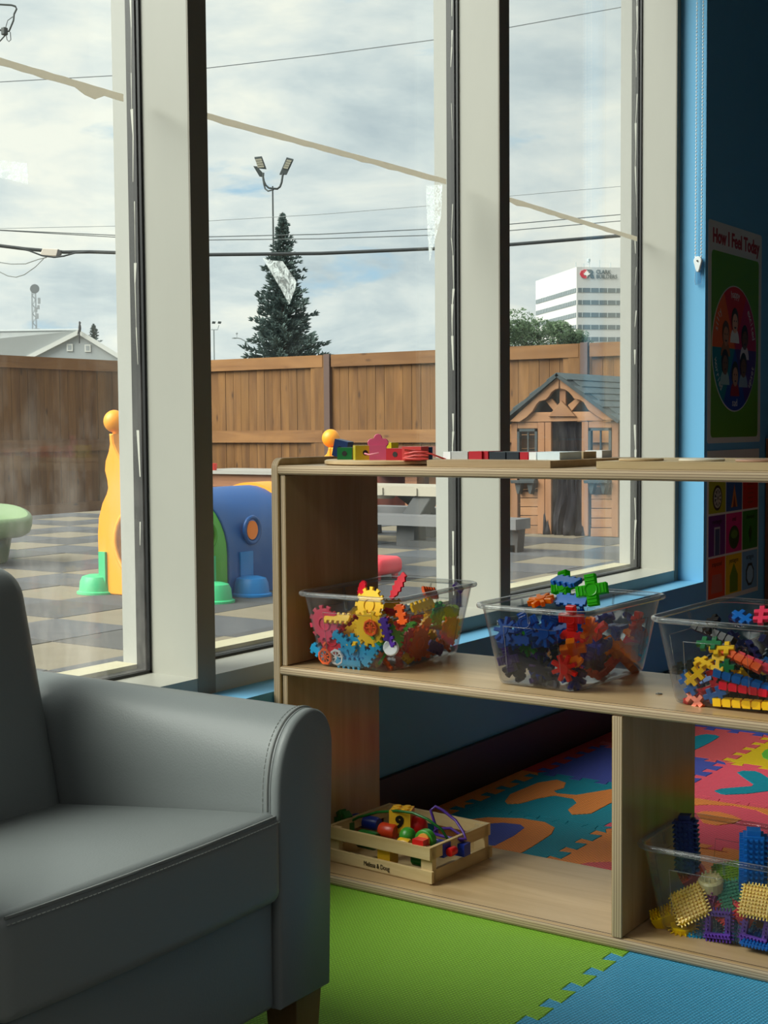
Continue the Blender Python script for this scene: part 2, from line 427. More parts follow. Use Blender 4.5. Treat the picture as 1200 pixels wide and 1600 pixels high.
def text(body, size, parent, mat, origin, u, v, name='lettering', **k):
    me = text_mesh(body, size, origin, u, v, **k); b = bmesh.new(); b.from_mesh(me); bpy.data.meshes.remove(me)
    return obj(name, b, mat, parent)
def arc(cx, cy, r, a0, a1, n, ry=None):
    return [(cx+r*cos(radians(a0+(a1-a0)*i/n)), cy+(ry or r)*sin(radians(a0+(a1-a0)*i/n))) for i in range(n+1)]

# ------------------------------------------------------------------ the room shell
YW, YF, YG = 1.592, 1.677, 1.797          # room face of the window wall, frame front, glass
XJ = 4.063                                # right jamb of the window recess
m_blue = M('blue wall paint', hexc(106, 172, 212), rough=0.55, spec=0.3, bump=0.08, bscale=220)
m_white = M('muted blue painted wall', hexc(96, 120, 136), rough=0.7)
m_frame = M('white window frame', hexc(172, 171, 161), rough=0.4, var=0.05, vscale=3, stretch=(1, 1, .3))
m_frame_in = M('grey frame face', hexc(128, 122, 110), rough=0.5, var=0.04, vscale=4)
m_cap = M('outer cap white', hexc(150, 150, 144), rough=0.5)
m_gasket = M('black rubber gasket', (0.008, 0.008, 0.009), rough=0.45)
m_glass = {n: clear_mat('window glass %d' % n, (0.93, 0.965, 0.955), ior=1.45, edge=0.05, dirt=d) for n, d in ((1, .20), (2, .04), (3, .10), (4, .1), (5, .1), (6, .1))}
m_brownbase = M('dark brown baseboard', hexc(52, 34, 26), rough=0.45)
m_floor = M('grey vinyl floor', hexc(120, 116, 108), rough=0.5, var=0.1, vscale=5)
m_ceiling = M('ceiling tile white', hexc(170, 168, 162), rough=0.9)

FX0, FX1, FY0, FZ0, FZ1 = -2.6, 6.6, -3.6, -0.012, 2.75
fl = struct('floor'); obj('floor_slab', box(BM(), FX0, FX1, FY0, YW, -0.1, FZ0), m_floor, fl)
ce = struct('ceiling'); obj('ceiling_slab', box(BM(), FX0-.1, FX1+.1, FY0-.1, 2.0, FZ1, FZ1+.1), m_ceiling, ce)
wl = struct('wall_left'); obj('wall_panel', box(BM(), FX0-.1, FX0, FY0, YW, FZ0, FZ1), m_white, wl)
wr = struct('wall_right'); obj('wall_panel', box(BM(), FX1, FX1+.1, FY0, YW, FZ0, FZ1), m_blue, wr)
wb = struct('wall_back'); obj('wall_panel', box(BM(), FX0-.1, FX1+.1, FY0-.1, FY0, FZ0, FZ1), m_white, wb)
WT = 2.5                                   # head of the windows
ww = struct('wall_window')
obj('wall_under_window', box(BM(), FX0-.1, XJ, YW, YF+.004, FZ0, 0.338), m_blue, ww)
obj('wall_foot', box(BM(), FX0-.1, XJ, YF+.004, 1.88, -0.3, 0.335), M('outer cladding', hexc(200,198,188), rough=.6), ww)
obj('wall_beside_window', box(BM(), XJ, FX1+.1, YW, 1.80, -0.3, FZ1), m_blue, ww)
obj('outer_cladding', box(BM(), XJ+.002, FX1+.1, 1.80, 1.86, -0.3, FZ1), m_frame, ww)
obj('wall_over_window', box(BM(), FX0-.1, XJ, YW, 1.82, WT, FZ1), m_blue, ww)
obj('wall_end', box(BM(), FX0-.2, FX0-.1, YW, 1.86, -0.3, FZ1), m_blue, ww)
bb = struct('baseboard_window'); obj('board', bevel(box(BM(), FX0, 6.5, YW-.012, YW, FZ0, 0.103), .003), m_brownbase, bb)

# two unseen fill panels, added behind the viewer to brighten the room
m_fill = bpy.data.materials.new('added fill glow'); m_fill.use_nodes = True
_p = m_fill.node_tree.nodes['Principled BSDF']; _p.inputs['Emission Color'].default_value = (1, .97, .92, 1); _p.inputs['Emission Strength'].default_value = FILL_W
for lx_, ly_, lab in ((-.9, -.3, 'added square fill light panel unseen behind the viewer near the window wall'), (-.9, -2.1, 'added square fill light panel unseen far behind the viewer')):
    t = thing('added_fill_panel', lab, 'fill light', (lx_, ly_, FZ1))
    obj('fill_emitter', box(BM(), lx_-.56, lx_+.56, ly_-.56, ly_+.56, FZ1-.025, FZ1-.015), m_fill, t)
    f_ = BM()
    for q in ((-.6, -.56, -.6, .6), (.56, .6, -.6, .6), (-.56, .56, -.6, -.56), (-.56, .56, .56, .6)): box(f_, lx_+q[0], lx_+q[1], ly_+q[2], ly_+q[3], FZ1-.04, FZ1-.001)
    obj('frame', f_, m_frame, t)

# windows: pane edges along X
MUL = [(-2.555, -2.508), (-1.455, -1.408), (-0.355, -0.308), (0.745, 0.792), (1.8435, 1.8915), (2.9445, 2.9935), (4.035, 4.063)]
def window(n, a, b, front):
    """a, b = mullions either side; front = mullion owned"""
    w = struct('window_%d' % n, (0, 0, 0))
    x0, x1 = a[1], b[0]
    def mull(m_, nm):
        bm = box(BM(), m_[0], m_[1], YF+.002, 1.789, 0.34, WT); 
        obj(nm, bm, m_frame, w)
        obj('mullion_face', bevel(box(BM(), m_[0], m_[1], YF-.002, YF+.002, 0.338, WT), .0012), m_frame_in, w)
        obj('outer_cap', box(BM(), m_[0]-.002, m_[1]+.002, 1.822, 1.86, 0.34, WT), m_cap, w)
        obj('gasket_core', box(BM(), m_[0]+.004, m_[1]-.004, 1.789, 1.822, 0.34, WT), m_gasket, w)
    mull(b, 'mullion')
    if n == 1 or front: mull(a, 'mullion')
    obj('sill', bevel(box(BM(), x0, x1, YF-.001, 1.789, 0.338, 0.3715), .0015), m_frame, w)
    obj('head', box(BM(), x0, x1, YF, 1.789, WT-.05, WT), m_frame, w)
    obj('outer_sill', box(BM(), x0, x1, 1.822, 1.88, 0.34, 0.385), M('outer sill cream', hexc(172, 164, 136), rough=.6, var=.08, vscale=14), w)
    obj('outer_head', box(BM(), x0, x1, 1.822, 1.86, WT-.05, WT), m_frame, w)
    g = BM()
    for s in ((x0, x0+.005, 0.372, WT-.05), (x1-.005, x1, 0.372, WT-.05)):
        box(g, s[0], s[1], 1.789, YG-.0025, s[2], s[3]); box(g, s[0], s[1], YG+.0025, 1.822, s[2], s[3])
    box(g, x0, x1, 1.789, YG-.0025, 0.362, 0.377); box(g, x0, x1, YG+.0025, 1.822, 0.362, 0.377)
    obj('gasket', g, m_gasket, w)
    # thin ragged line of white caulk on the black gasket
    rnd = random.Random(n+3); c = BM(); z = 0.40; pts = []
    while z < WT-.06:
        pts.append((1.8065+rnd.uniform(-.003, .003), z)); z += rnd.uniform(.03, .09)
    for (y_, z_), (y2, z2) in zip(pts[:-1], pts[1:]):
        if rnd.random() < .62:
            wd = rnd.uniform(.0006, .0034)
            prism(c, [(y_-wd*.4, z_), (y_+wd*.4, z_), (y2+wd, z2), (y2-wd, z2)], .0048, .0054, (Vector((x1, 0, 0)), Vector((0, 1, 0)), Vector((0, 0, 1)), Vector((-1, 0, 0))))
    obj('caulk_bead', c, m_frame, w, kind='stuff')
    obj('pane', box(BM(), x0+.001, x1-.001, YG-.002, YG+.002, 0.372, WT-.05), m_glass[n], w)
    return w
order = [3, 4, 5]
nums = {4: 1, 5: 2, 6: 3, 3: 4, 2: 5, 1: 6}
for k in range(1, 7):
    window(nums[k], MUL[k-1], MUL[k], k == 1)

# masking tape across the panes, on the room side of the glass
m_tape = M('masking tape', hexc(214, 206, 184), rough=0.8, var=0.12, vscale=40)
def see_light(m, f, col):
    """thin paper or film: part of the light passes through"""
    nt = m.node_tree; out = [n for n in nt.nodes if n.type == 'OUTPUT_MATERIAL'][0]; p = nt.nodes['Principled BSDF']
    t = nt.nodes.new('ShaderNodeBsdfTranslucent'); t.inputs[0].default_value = (*col, 1)
    x = nt.nodes.new('ShaderNodeMixShader'); x.inputs[0].default_value = f
    nt.links.new(p.outputs[0], x.inputs[1]); nt.links.new(t.outputs[0], x.inputs[2]); nt.links.new(x.outputs[0], out.inputs[0])
see_light(m_tape, .75, hexc(226, 221, 210))
def tape(x0, x1, zz, label, seed, lump=None):
    rnd = random.Random(seed); n = 26; top, bot = [], []
    for i in range(n+1):
        t = i/n; x = x0+(x1-x0)*t; z = zz[0]+(zz[1]-zz[0])*t
        top.append((x, z+.0062+rnd.uniform(-.0006, .0006))); bot.append((x, z-.0055-abs(rnd.gauss(0, .0016))))
    if lump:
        for k in range(n+1):
            if abs(bot[k][0]-lump) < .02: bot[k] = (bot[k][0], bot[k][1]-.008)
    bm = prism(BM(), bot+top[::-1], 0, .0004, fr_y(YG-.0024))
    return tag(obj('tape_strip', bm, m_tape), label, 'tape')
tape(1.20, 1.803, (1.424, 1.411), 'torn beige masking tape strip on the window pane above the armchair', 1, lump=1.72)
tape(1.97, 2.893, (1.419, 1.417), 'long beige masking tape strip across the middle window pane in front of the spruce', 2)
tape(3.06, 4.012, (1.418, 1.400), 'beige masking tape strip across the right window pane above the white office building', 3)
# leftover clear sticker on the middle pane
m_stick2 = bpy.data.materials.new('crumpled clear film'); m_stick2.use_nodes = True; _nt = m_stick2.node_tree; _nt.nodes.clear()
_o = _nt.nodes.new('ShaderNodeOutputMaterial'); _t = _nt.nodes.new('ShaderNodeBsdfTransparent'); _l = _nt.nodes.new('ShaderNodeBsdfTranslucent'); _l.inputs[0].default_value = (.85, .9, .9, 1)
_x = _nt.nodes.new('ShaderNodeMixShader'); _c = _nt.nodes.new('ShaderNodeTexCoord'); _n = _nt.nodes.new('ShaderNodeTexNoise'); _n.inputs['Scale'].default_value = 70; _n.inputs['Detail'].default_value = 5; _n.inputs['Distortion'].default_value = 1.5
_r = _nt.nodes.new('ShaderNodeMapRange'); _r.inputs[1].default_value = .40; _r.inputs[2].default_value = .70; _r.inputs[3].default_value = .12; _r.inputs[4].default_value = .75
_nt.links.new(_c.outputs['Object'], _n.inputs['Vector']); _nt.links.new(_n.outputs[0], _r.inputs[0]); _nt.links.new(_r.outputs[0], _x.inputs[0])
_nt.links.new(_t.outputs[0], _x.inputs[1]); _nt.links.new(_l.outputs[0], _x.inputs[2]); _nt.links.new(_x.outputs[0], _o.inputs[0])
tag(obj('clear_sticker', prism(BM(), [(2.186, 1.166), (2.215, 1.163), (2.252, 1.165), (2.297, 1.127), (2.292, 1.11), (2.272, 1.078), (2.245, 1.108)], 0, .0006, fr_y(YG-.0024)), m_stick2),
    'crumpled leftover piece of clear film stuck on the middle pane over the spruce', 'sticker')
tag(obj('tape_remnant', prism(BM(), [(2.80, 1.395), (2.875, 1.408), (2.868, 1.33), (2.835, 1.26), (2.815, 1.215), (2.805, 1.30)], 0, .0005, fr_y(YG-.0024)), m_stick2),
    'thin torn clear tape remnant hanging below the tape end on the middle pane', 'tape')
tag(obj('tape_remnant', prism(BM(), [(1.46, 1.255), (1.578, 1.262), (1.58, 1.228), (1.47, 1.232)], 0, .0005, fr_y(YG-.0024)), m_stick2),
    'faint clear tape rectangle at the left edge of the left window pane', 'tape')

# ------------------------------------------------------------------ roller blind chain on the blue jamb
m_chain = M('white chain plastic', hexc(222, 228, 230), rough=0.35)
ch = thing('blind_chain', 'looped white bead chain with round pulley hanging on the blue window jamb', 'blind chain', (XJ-.012, 1.612, 1.25))
def beads(y0, y1, z0, z1, nm):
    bm = BM(); n = int((z1-z0)/.0105)
    tube(bm, [(XJ-.012, y0, z0), (XJ-.012, y1, z1)], .0009, 5)
    for i in range(n):
        t = i/n; z = z0+(z1-z0)*t; y = y0+(y1-y0)*t
        lathe(bm, [(0.00001, -.0028), (.0027, -.0016), (.0027, .0016), (.00001, .0028)], (XJ-.012, y, z), 5)
    obj(nm, bm, m_chain, ch, smooth=60)
beads(1.6195, 1.6195, 1.325, 2.6, 'bead_strand'); beads(1.601, 1.5985, 1.325, 2.6, 'bead_strand')
pl = [(1.6105+.0132*cos(a), 1.322+.0140*sin(a)) for a in [radians(-20+220*i/16) for i in range(17)]]+[(1.602, 1.303), (1.6065, 1.288), (1.6145, 1.288), (1.619, 1.303)]
pu = obj('pulley', prism(BM(), pl, 0, .012, (Vector((XJ-.006, 0, 0)), Vector((0, 1, 0)), Vector((0, 0, 1)), Vector((-1, 0, 0))), ch=.002), m_chain, ch)
obj('axle', lathe(BM(), [(.0025, 0), (.0025, .002)], (XJ-.0205, 1.6105, 1.322), 10, ax='X'), M('dark axle', (.03, .03, .03)), pu)
cl = BM(); prism(cl, [(1.6005, 1.298), (1.6205, 1.298), (1.6215, 1.262), (1.6185, 1.25), (1.6025, 1.25), (1.5995, 1.262)], 0, .014, (Vector((XJ-.003, 0, 0)), Vector((0, 1, 0)), Vector((0, 0, 1)), Vector((-1, 0, 0))), ch=.003)
obj('tension_clip', cl, clear_mat('clear clip', (.8, .88, .93), edge=.7, edgecol=(.7, .8, .86)), ch, label='clear plastic clip under the pulley')

# ------------------------------------------------------------------ posters on the wall beside the window
m_pap = M('poster white', hexc(214, 210, 204), rough=0.35)
def flat(name, pts, y, mat, parent, d=.0006): return obj(name, prism(BM(), pts, 0, d, fr_y(y)), mat, parent)
def rrect(x0, x1, z0, z1, r, n=5):
    return arc(x1-r, z0+r, r, -90, 0, n)+arc(x1-r, z1-r, r, 0, 90, n)+arc(x0+r, z1-r, r, 90, 180, n)+arc(x0+r, z0+r, r, 180, 270, n)
PX0, PX1, PZ0, PZ1 = 4.085, 4.560, 0.765, 1.452
po = thing('feelings_poster', 'green feelings poster with a round six part wheel of children on the dark blue wall', 'poster', (4.32, YW, 0.765))
flat('sheet', rrect(PX0, PX1, PZ0, PZ1, .012), YW, m_pap, po, .002)
flat('green_panel', rrect(PX0+.024, PX1-.028, PZ0+.018, 1.362, .016), YW-.002, M('poster green', hexc(96, 150, 34), rough=.4), po)
text('How I Feel Today', .062, po, M('poster red', hexc(160, 22, 28), rough=.4), (4.325, YW-.0025, 1.405), (1, 0, 0), (0, 0, 1), offset=.0016, sx=.93)
CX, CZ, CR = 4.312, 1.065, 0.197
whl = flat('wheel', arc(CX, CZ, CR+.004, 0, 354, 59), YW-.0026, m_pap, po)
secs = [('silly', 120, 180, (226, 96, 26), 150), ('happy', 60, 120, (196, 22, 28), 90), ('excited', 0, 60, (176, 20, 78), 30),
        ('upset', -60, 0, (74, 34, 112), -30), ('sad', -120, -60, (34, 66, 150), -90), ('worried', -180, -120, (14, 120, 130), -150)]
skin = [(176, 122, 88), (214, 160, 130), (104, 66, 44), (110, 72, 48), (182, 136, 108), (120, 82, 58)]
hairc = [(92, 56, 30), (60, 40, 30), (24, 18, 16), (22, 18, 18), (40, 26, 22), (26, 20, 18)]
tops = [(150, 92, 44), (220, 218, 214), (206, 196, 200), (140, 160, 176), (150, 28, 36), (150, 180, 178)]
offs = [(-.085, .04), (-.005, .085), (.085, .035), (.075, -.055), (.0, -.085), (-.09, -.05)]
for i, (nm, a0, a1, c, am) in enumerate(secs):
    s = flat('sector', [(CX, CZ)]+arc(CX, CZ, CR, a0, a1, 14), YW-.0033, M('sector '+nm, hexc(*c), rough=.4), po)
    ox, oz = CX+offs[i][0], CZ+offs[i][1]
    flat('printed_top', arc(ox, oz-.066, .04, 0, 180, 10, ry=.048), YW-.0040, M('print top %d' % i, hexc(*tops[i]), rough=.4), s)
    flat('printed_hair', arc(ox, oz+.006, .031, 0, 342, 19, ry=.040), YW-.0044, M('print hair %d' % i, hexc(*hairc[i]), rough=.4), s)
    flat('printed_face', arc(ox, oz-.004, .0235, 0, 342, 19, ry=.031), YW-.0051, M('print skin %d' % i, hexc(*skin[i]), rough=.4), s)
    f = BM()
    for sx in (-1, 1): prism(f, arc(ox+sx*.009, oz+.003, .0028, 0, 320, 8), 0, .0005, fr_y(YW-.0057))
    prism(f, arc(ox, oz-.015, .009, 180, 360, 8, ry=.006) if i in (0, 1, 2) else arc(ox, oz-.02, .007, 0, 180, 8, ry=.005), 0, .0005, fr_y(YW-.0057))
    obj('printed_features', f, M('print dark', hexc(40, 24, 22), rough=.4), s)
    R = CR-.024; a = radians(am)
    # lettering follows the rim, letter by letter
    L = len(nm); st = 5.2
    wb_ = bmesh.new()
    for k, chh in enumerate(nm):
        d = (k-(L-1)/2)*st
        lower = am < 0
        aa = radians(am + d if lower else am - d)
        rad = Vector((cos(aa), 0, sin(aa)))
        v = -rad if lower else rad
        uu = Vector((sin(aa), 0, -cos(aa))) if not lower else Vector((-sin(aa), 0, cos(aa)))
        me = text_mesh(chh, .034, Vector((CX, YW-.0042, CZ))+rad*R, uu, v, ext=.0002); wb_.from_mesh(me); bpy.data.meshes.remove(me)
    obj('lettering', wb_, m_pap, s)

p2 = thing('shapes_poster', 'colourful poster of nine shape squares on the wall under the feelings poster', 'poster', (4.31, YW, 0.25))
flat('sheet', [(4.087, .262), (4.552, .262), (4.552, .742), (4.087, .742)], YW, m_pap, p2, .002)
cells = [((166, 166, 24), 'circle', 'wheel'), ((34, 84, 140), 'triangle', 'tent'), ((184, 34, 26), 'rectangle', 'bars'),
         ((92, 26, 112), 'rectangle', 'door'), ((196, 28, 110), 'oval', 'melon'), ((38, 116, 36), 'diamond', 'kite'),
         ((216, 62, 24), 'trapezoid', 'boxy'), ((222, 178, 22), 'pentagon', 'house'), ((112, 160, 196), 'octagon', 'ring')]
m_ink = M('print ink', hexc(18, 14, 14), rough=.4)
for i, (c, nm, sh) in enumerate(cells):
    cx = 4.098+(i % 3)*.150; z1 = .672-(i//3)*.134; z0 = z1-.127
    ce_ = flat('shape_square', [(cx, z0), (cx+.143, z0), (cx+.143, z1), (cx, z1)], YW-.002, M('shape cell %d' % i, hexc(*c), rough=.4), p2)
    text(nm, .022, ce_, m_ink, (cx+.0715, YW-.0028, z1-.02), (1, 0, 0), (0, 0, 1), ext=.0002)
    mx, mz = cx+.0715, z0+.048
    fl_ = lambda n_, pts, col, lay=0: flat(n_, pts, YW-.0026-.0006*lay, M('print %s' % (col,), hexc(*col), rough=.4), ce_)
    if sh == 'wheel':
        fl_('printed_shape', arc(mx, mz, .040, 0, 345, 23), (20, 18, 20)); fl_('printed_shape', arc(mx, mz, .032, 0, 345, 23), (190, 186, 170), 1)
        fl_('printed_shape', arc(mx, mz, .027, 0, 345, 23), (40, 40, 44), 2)
        for a in range(0, 180, 36): fl_('printed_shape', [(mx+.028*cos(radians(a+d)), mz+.028*sin(radians(a+d))) for d in (-6, 6, 174, 186)], (190, 186, 170), 3)
    elif sh == 'tent':
        fl_('printed_shape', [(mx-.028, mz-.036), (mx+.028, mz-.036), (mx, mz+.036)], (196, 120, 62)); fl_('printed_shape', [(mx-.014, mz-.036), (mx+.012, mz-.036), (mx, mz)], (120, 40, 34), 1)
    elif sh == 'bars':
        for k in range(5): fl_('printed_shape', [(mx-.026, mz-.03+k*.015), (mx+.026, mz-.03+k*.015), (mx+.026, mz-.024+k*.015), (mx-.026, mz-.024+k*.015)], (150, 44, 26))
    elif sh == 'door':
        fl_('printed_shape', [(mx-.024, mz-.046), (mx+.024, mz-.046), (mx+.024, mz+.042), (mx-.024, mz+.042)], (170, 170, 176)); fl_('printed_shape', [(mx-.018, mz-.046), (mx+.018, mz-.046), (mx+.018, mz+.036), (mx-.018, mz+.036)], (48, 70, 110), 1)
    elif sh == 'melon':
        fl_('printed_shape', arc(mx, mz, .046, 0, 345, 23, ry=.038), (34, 62, 24)); fl_('printed_shape', arc(mx, mz+.01, .030, 0, 345, 23, ry=.014), (84, 120, 44), 1)
    elif sh == 'kite':
        fl_('printed_shape', [(mx, mz-.03), (mx+.016, mz+.006), (mx, mz+.03), (mx-.016, mz+.006)], (14, 58, 24))
    elif sh == 'boxy':
        fl_('printed_shape', [(mx-.05, mz-.032), (mx+.05, mz-.032), (mx+.04, mz+.026), (mx-.04, mz+.026)], (190, 96, 84))
    elif sh == 'house':
        fl_('printed_shape', [(mx-.036, mz-.044), (mx+.036, mz-.044), (mx+.036, mz+.01), (mx, mz+.05), (mx-.036, mz+.01)], (96, 128, 22))
    else:
        fl_('printed_shape', arc(mx, mz, .040, 22.5, 337.5, 7), (24, 26, 34)); fl_('printed_shape', arc(mx, mz, .031, 22.5, 337.5, 7), (150, 186, 210), 1)
flat('header_scallop', arc(4.15, .70, .05, 180, 360, 12, ry=.03)+[(4.20, .705), (4.10, .705)], YW-.0034, m_pap, p2)
flat('header_scallop', arc(4.41, .698, .055, 180, 360, 12, ry=.028)+[(4.465, .705), (4.355, .705)], YW-.0034, m_pap, p2)

# ------------------------------------------------------------------ bookcase at the right frame edge, with a navy cushion on it
w_cab = wood('brown cabinet wood', hexc(150, 98, 58), hexc(112, 68, 38), 'Z', 14)
bc = thing('bookcase', 'brown wooden bookcase standing against the wall right of the posters', 'bookcase', (4.80, 1.30, FZ0))
for a, b, nm in ((1.555, 1.588, 'side_panel'), (1.02, 1.053, 'side_panel')): obj(nm, bevel(box(BM(), 4.615, 4.95, a, b, FZ0, .775), .003), w_cab, bc)
for z in (.02, .38, .742): obj('shelf', bevel(box(BM(), 4.62, 4.945, 1.053, 1.555, z, z+.025), .002), w_cab, bc)
obj('back_panel', box(BM(), 4.93, 4.948, 1.053, 1.555, .045, .742), w_cab, bc)
obj('door', bevel(box(BM(), 4.606, 4.622, 1.056, 1.552, .05, .38), .002), w_cab, bc)
cu = rbox(BM(), 4.64, 4.92, 1.10, 1.575, .776, .93, .05, 5, lambda x, y, z: (x, y, z-.03*((x-4.78)/.14)**2*((z-.776)/.154)))
tag(obj('cushion', cu, M('navy fabric', hexc(22, 30, 92), rough=.9, bump=.3, bscale=300), smooth=60), 'navy blue cushion lying on top of the brown bookcase', 'cushion')

# ------------------------------------------------------------------ foam floor mats
TEETH = {}
def jig(p, q, n, d, flipped=False):
    """toothed edge from p to q (shared by both neighbours): dovetail tabs"""
    p, q = Vector(p), Vector(q); t = (q-p); L = t.length; t.normalize(); nn = Vector((-t.y, t.x)); out = []
    pit = L/n
    for i in range(n):
        s0 = i*pit
        for f, o in ((.0, 0), (.24, 0), (.16, 1), (.62, 1), (.54, 0)):
            if f == 0 and i == 0: continue
            if f == 0: continue
            c = p+t*(s0+(f+.11)*pit)+nn*(o*d-d/2); out.append((c.x, c.y))
    return out
def tile(name, x0, x1, y0, y1, mat, edges, n, d, z0=-.0118, z1=0.0):
    """edges: which of S,E,N,W carry teeth"""
    S = [(x0, y0)]+(jig((x0, y0), (x1, y0), n, d) if 'S' in edges else [])
    Eg = [(x1, y0)]+(jig((x1, y0), (x1, y1), n, d) if 'E' in edges else [])
    N_ = [(x1, y1)]+(jig((x0, y1), (x1, y1), n, d)[::-1] if 'N' in edges else [])
    W = [(x0, y1)]+(jig((x0, y0), (x0, y1), n, d)[::-1] if 'W' in edges else [])
    pts = offset_poly(S+Eg+N_+W, .00035)
    return obj(name, prism(BM(), pts, z0, z1, ch=.0009), mat)
f_lime = foam('foam lime', hexc(148, 206, 66)); f_sky = foam('foam sky blue', hexc(84, 182, 230))
L0 = 1.405; LW = .62
tag(tile('foam_mat', L0, L0+LW, .895, .895+.62, f_lime, 'S', 9, .022), 'lime green foam floor tile between the armchair and the wooden shelf', 'foam mat')
tag(tile('foam_mat', L0, L0+LW, .895-LW, .895, f_sky, 'N', 9, .022), 'sky blue foam floor tile in front of the shelf right of the lime tile', 'foam mat')
A = {'teal': hexc(0, 150, 172), 'orange': hexc(255, 150, 66), 'purple': hexc(78, 90, 186), 'pink': hexc(255, 94, 116), 'yellow': hexc(246, 206, 22), 'red': hexc(214, 46, 46), 'green': hexc(110, 196, 60), 'coral': hexc(238, 96, 100)}
FM = {k: foam('alphabet '+k, v, pitch=.0078, depth=.0016) for k, v in A.items()}
XS = [2.205, 2.54, 2.875, 3.21, 3.545, 3.88, 4.215]; YS = [.195, .53, .865, 1.20, 1.535]
CELL = {(0, 3): ('teal', 'alphabet mat tile in teal with an orange letter by the toy crate'), (1, 3): ('teal', 'alphabet mat tile in teal with an orange bar letter seen left of the shelf divider'),
        (2, 3): ('purple', 'plain purple alphabet mat tile next to the wall'), (3, 3): ('coral', 'coral alphabet mat tile with a teal shape near the wall'),
        (4, 3): ('purple', 'far purple alphabet mat tile next to the wall'), (5, 3): ('teal', 'farthest teal alphabet mat tile along the wall'),
        (0, 2): ('orange', 'orange alphabet mat tile directly behind the shelf base'), (1, 2): ('pink', 'pink alphabet mat tile with an orange ring letter'),
        (2, 2): ('pink', 'pink alphabet mat tile with a teal forked letter'), (3, 2): ('yellow', 'yellow alphabet mat tile with a green spot'),
        (4, 2): ('purple', 'purple alphabet mat tile behind the yellow one'), (5, 2): ('red', 'red alphabet mat tile farthest from the shelf'),
        (0, 1): ('yellow', 'yellow alphabet mat tile hidden behind the lower clear bin'), (1, 1): ('green', 'green alphabet mat tile behind the lower clear bin'),
        (2, 1): ('orange', 'orange alphabet mat tile next to the pink forked letter tile'), (3, 1): ('teal', 'teal alphabet mat tile next to the yellow one')}
MT = {}
for (i, j), (c, lab) in CELL.items():
    ed = ''.join(e for e, k in (('S', (i, j-1)), ('N', (i, j+1)), ('E', (i+1, j)), ('W', (i-1, j))) if k in CELL or (e == 'N' and j == 3))
    MT[(i, j)] = tag(tile('alphabet_mat', XS[i], XS[i+1], YS[j], YS[j+1], FM[c], ed, 5, .026), lab, 'foam mat', 'alphabet foam mats behind the shelf')
for i, c in enumerate(['orange', 'orange', 'red', 'red', 'teal', 'teal']):
    pts = offset_poly([(XS[i], 1.5785), (XS[i], 1.535)]+jig((XS[i], 1.535), (XS[i+1], 1.535), 5, .026)+[(XS[i+1], 1.535), (XS[i+1], 1.5785)], .00035)
    tag(obj('mat_border', prism(BM(), pts, -.0118, 0, ch=.0009), FM[c]), '%s mat border strip along the dark baseboard, %s from the shelf' % (c, ['first', 'second', 'third', 'fourth', 'fifth', 'sixth'][i]), 'foam mat', 'mat border strips')
def inlay(cell, pts, col, lab=None, lift=.0012):
    i, j = cell; g = .016
    cl = [(min(max(x, XS[i]+g), XS[i+1]-g), min(max(y, YS[j]+g), YS[j+1]-g)) for x, y in pts]
    pts = [p for k, p in enumerate(cl) if (Vector(p)-Vector(cl[k-1])).length > 1e-4]
    o = obj('letter_inlay', prism(BM(), pts, -.004, lift, ch=.0007), FM[col], MT[cell])
    if lab: o['label'] = lab
def zc(x, y): p = on_z(480+x*.6, 1080+y*.6, 0.001); return (p.x, p.y)
def zd(x, y): p = on_z(1040+x/7.5, 1100+y/7.5, 0.001); return (p.x, p.y)
inlay((1, 3), [zc(*p) for p in [(515, 286), (528, 268), (600, 238), (650, 230), (674, 238), (668, 252), (642, 259), (652, 266), (700, 270), (790, 255), (838, 262), (840, 282), (790, 291), (740, 318), (690, 321), (679, 308), (702, 290), (692, 279), (645, 271), (600, 279), (555, 292), (522, 293)]], 'orange', 'orange letter shape')
inlay((0, 3), [zc(*p) for p in [(330, 352), (410, 335), (470, 328), (560, 331), (620, 341), (645, 355), (636, 372), (590, 402), (545, 428), (440, 440), (330, 420)]], 'orange', 'orange letter shape')
inlay((0, 3), [zc(*p) for p in [(400, 372), (450, 347), (510, 343), (556, 348), (566, 356), (540, 376), (490, 402), (420, 408)]], 'purple', 'purple letter centre', .0018)
inlay((3, 3), [zd(*p) for p in [(150, 440), (270, 400), (400, 362), (480, 352), (590, 363), (632, 382), (520, 450), (400, 510), (300, 550), (200, 545)]], 'teal', 'teal letter shape')
inlay((2, 2), [zd(*p) for p in [(838, 800), (900, 780), (1050, 786), (1110, 806), (1200, 862), (1330, 900), (1330, 1000), (1200, 1018), (950, 1050), (700, 1060), (640, 1050), (572, 1016), (650, 990), (1005, 962), (1030, 940), (900, 850)]], 'teal', 'teal forked letter')
inlay((3, 2), [zd(*p) for p in [(1125, 580), (1160, 540), (1230, 515), (1330, 520), (1370, 580), (1300, 650), (1200, 650), (1140, 625)]], 'green', 'green spot')
inlay((1, 2), [zd(*p) for p in [(150, 1090), (270, 1080), (500, 1092), (800, 1132), (1000, 1165), (1200, 1218), (1300, 1280), (1200, 1300), (1060, 1240), (800, 1190), (500, 1178), (270, 1188), (150, 1180)]], 'orange', 'orange arc of the ring letter')
inlay((1, 2), [zd(*p) for p in [(360, 1275), (450, 1255), (620, 1262), (780, 1300), (890, 1350), (800, 1395), (600, 1420), (440, 1390)]], 'orange', 'orange inner spot')
inlay((0, 2), [zd(*p) for p in [(285, 1450), (480, 1462), (740, 1470), (770, 1420), (950, 1430), (1120, 1460), (900, 1530), (600, 1560), (300, 1530)]], 'coral', 'coral letter shape')
inlay((0, 2), [zc(*p) for p in [(690, 455), (730, 446), (790, 444), (810, 452), (790, 470), (720, 470)]], 'coral')

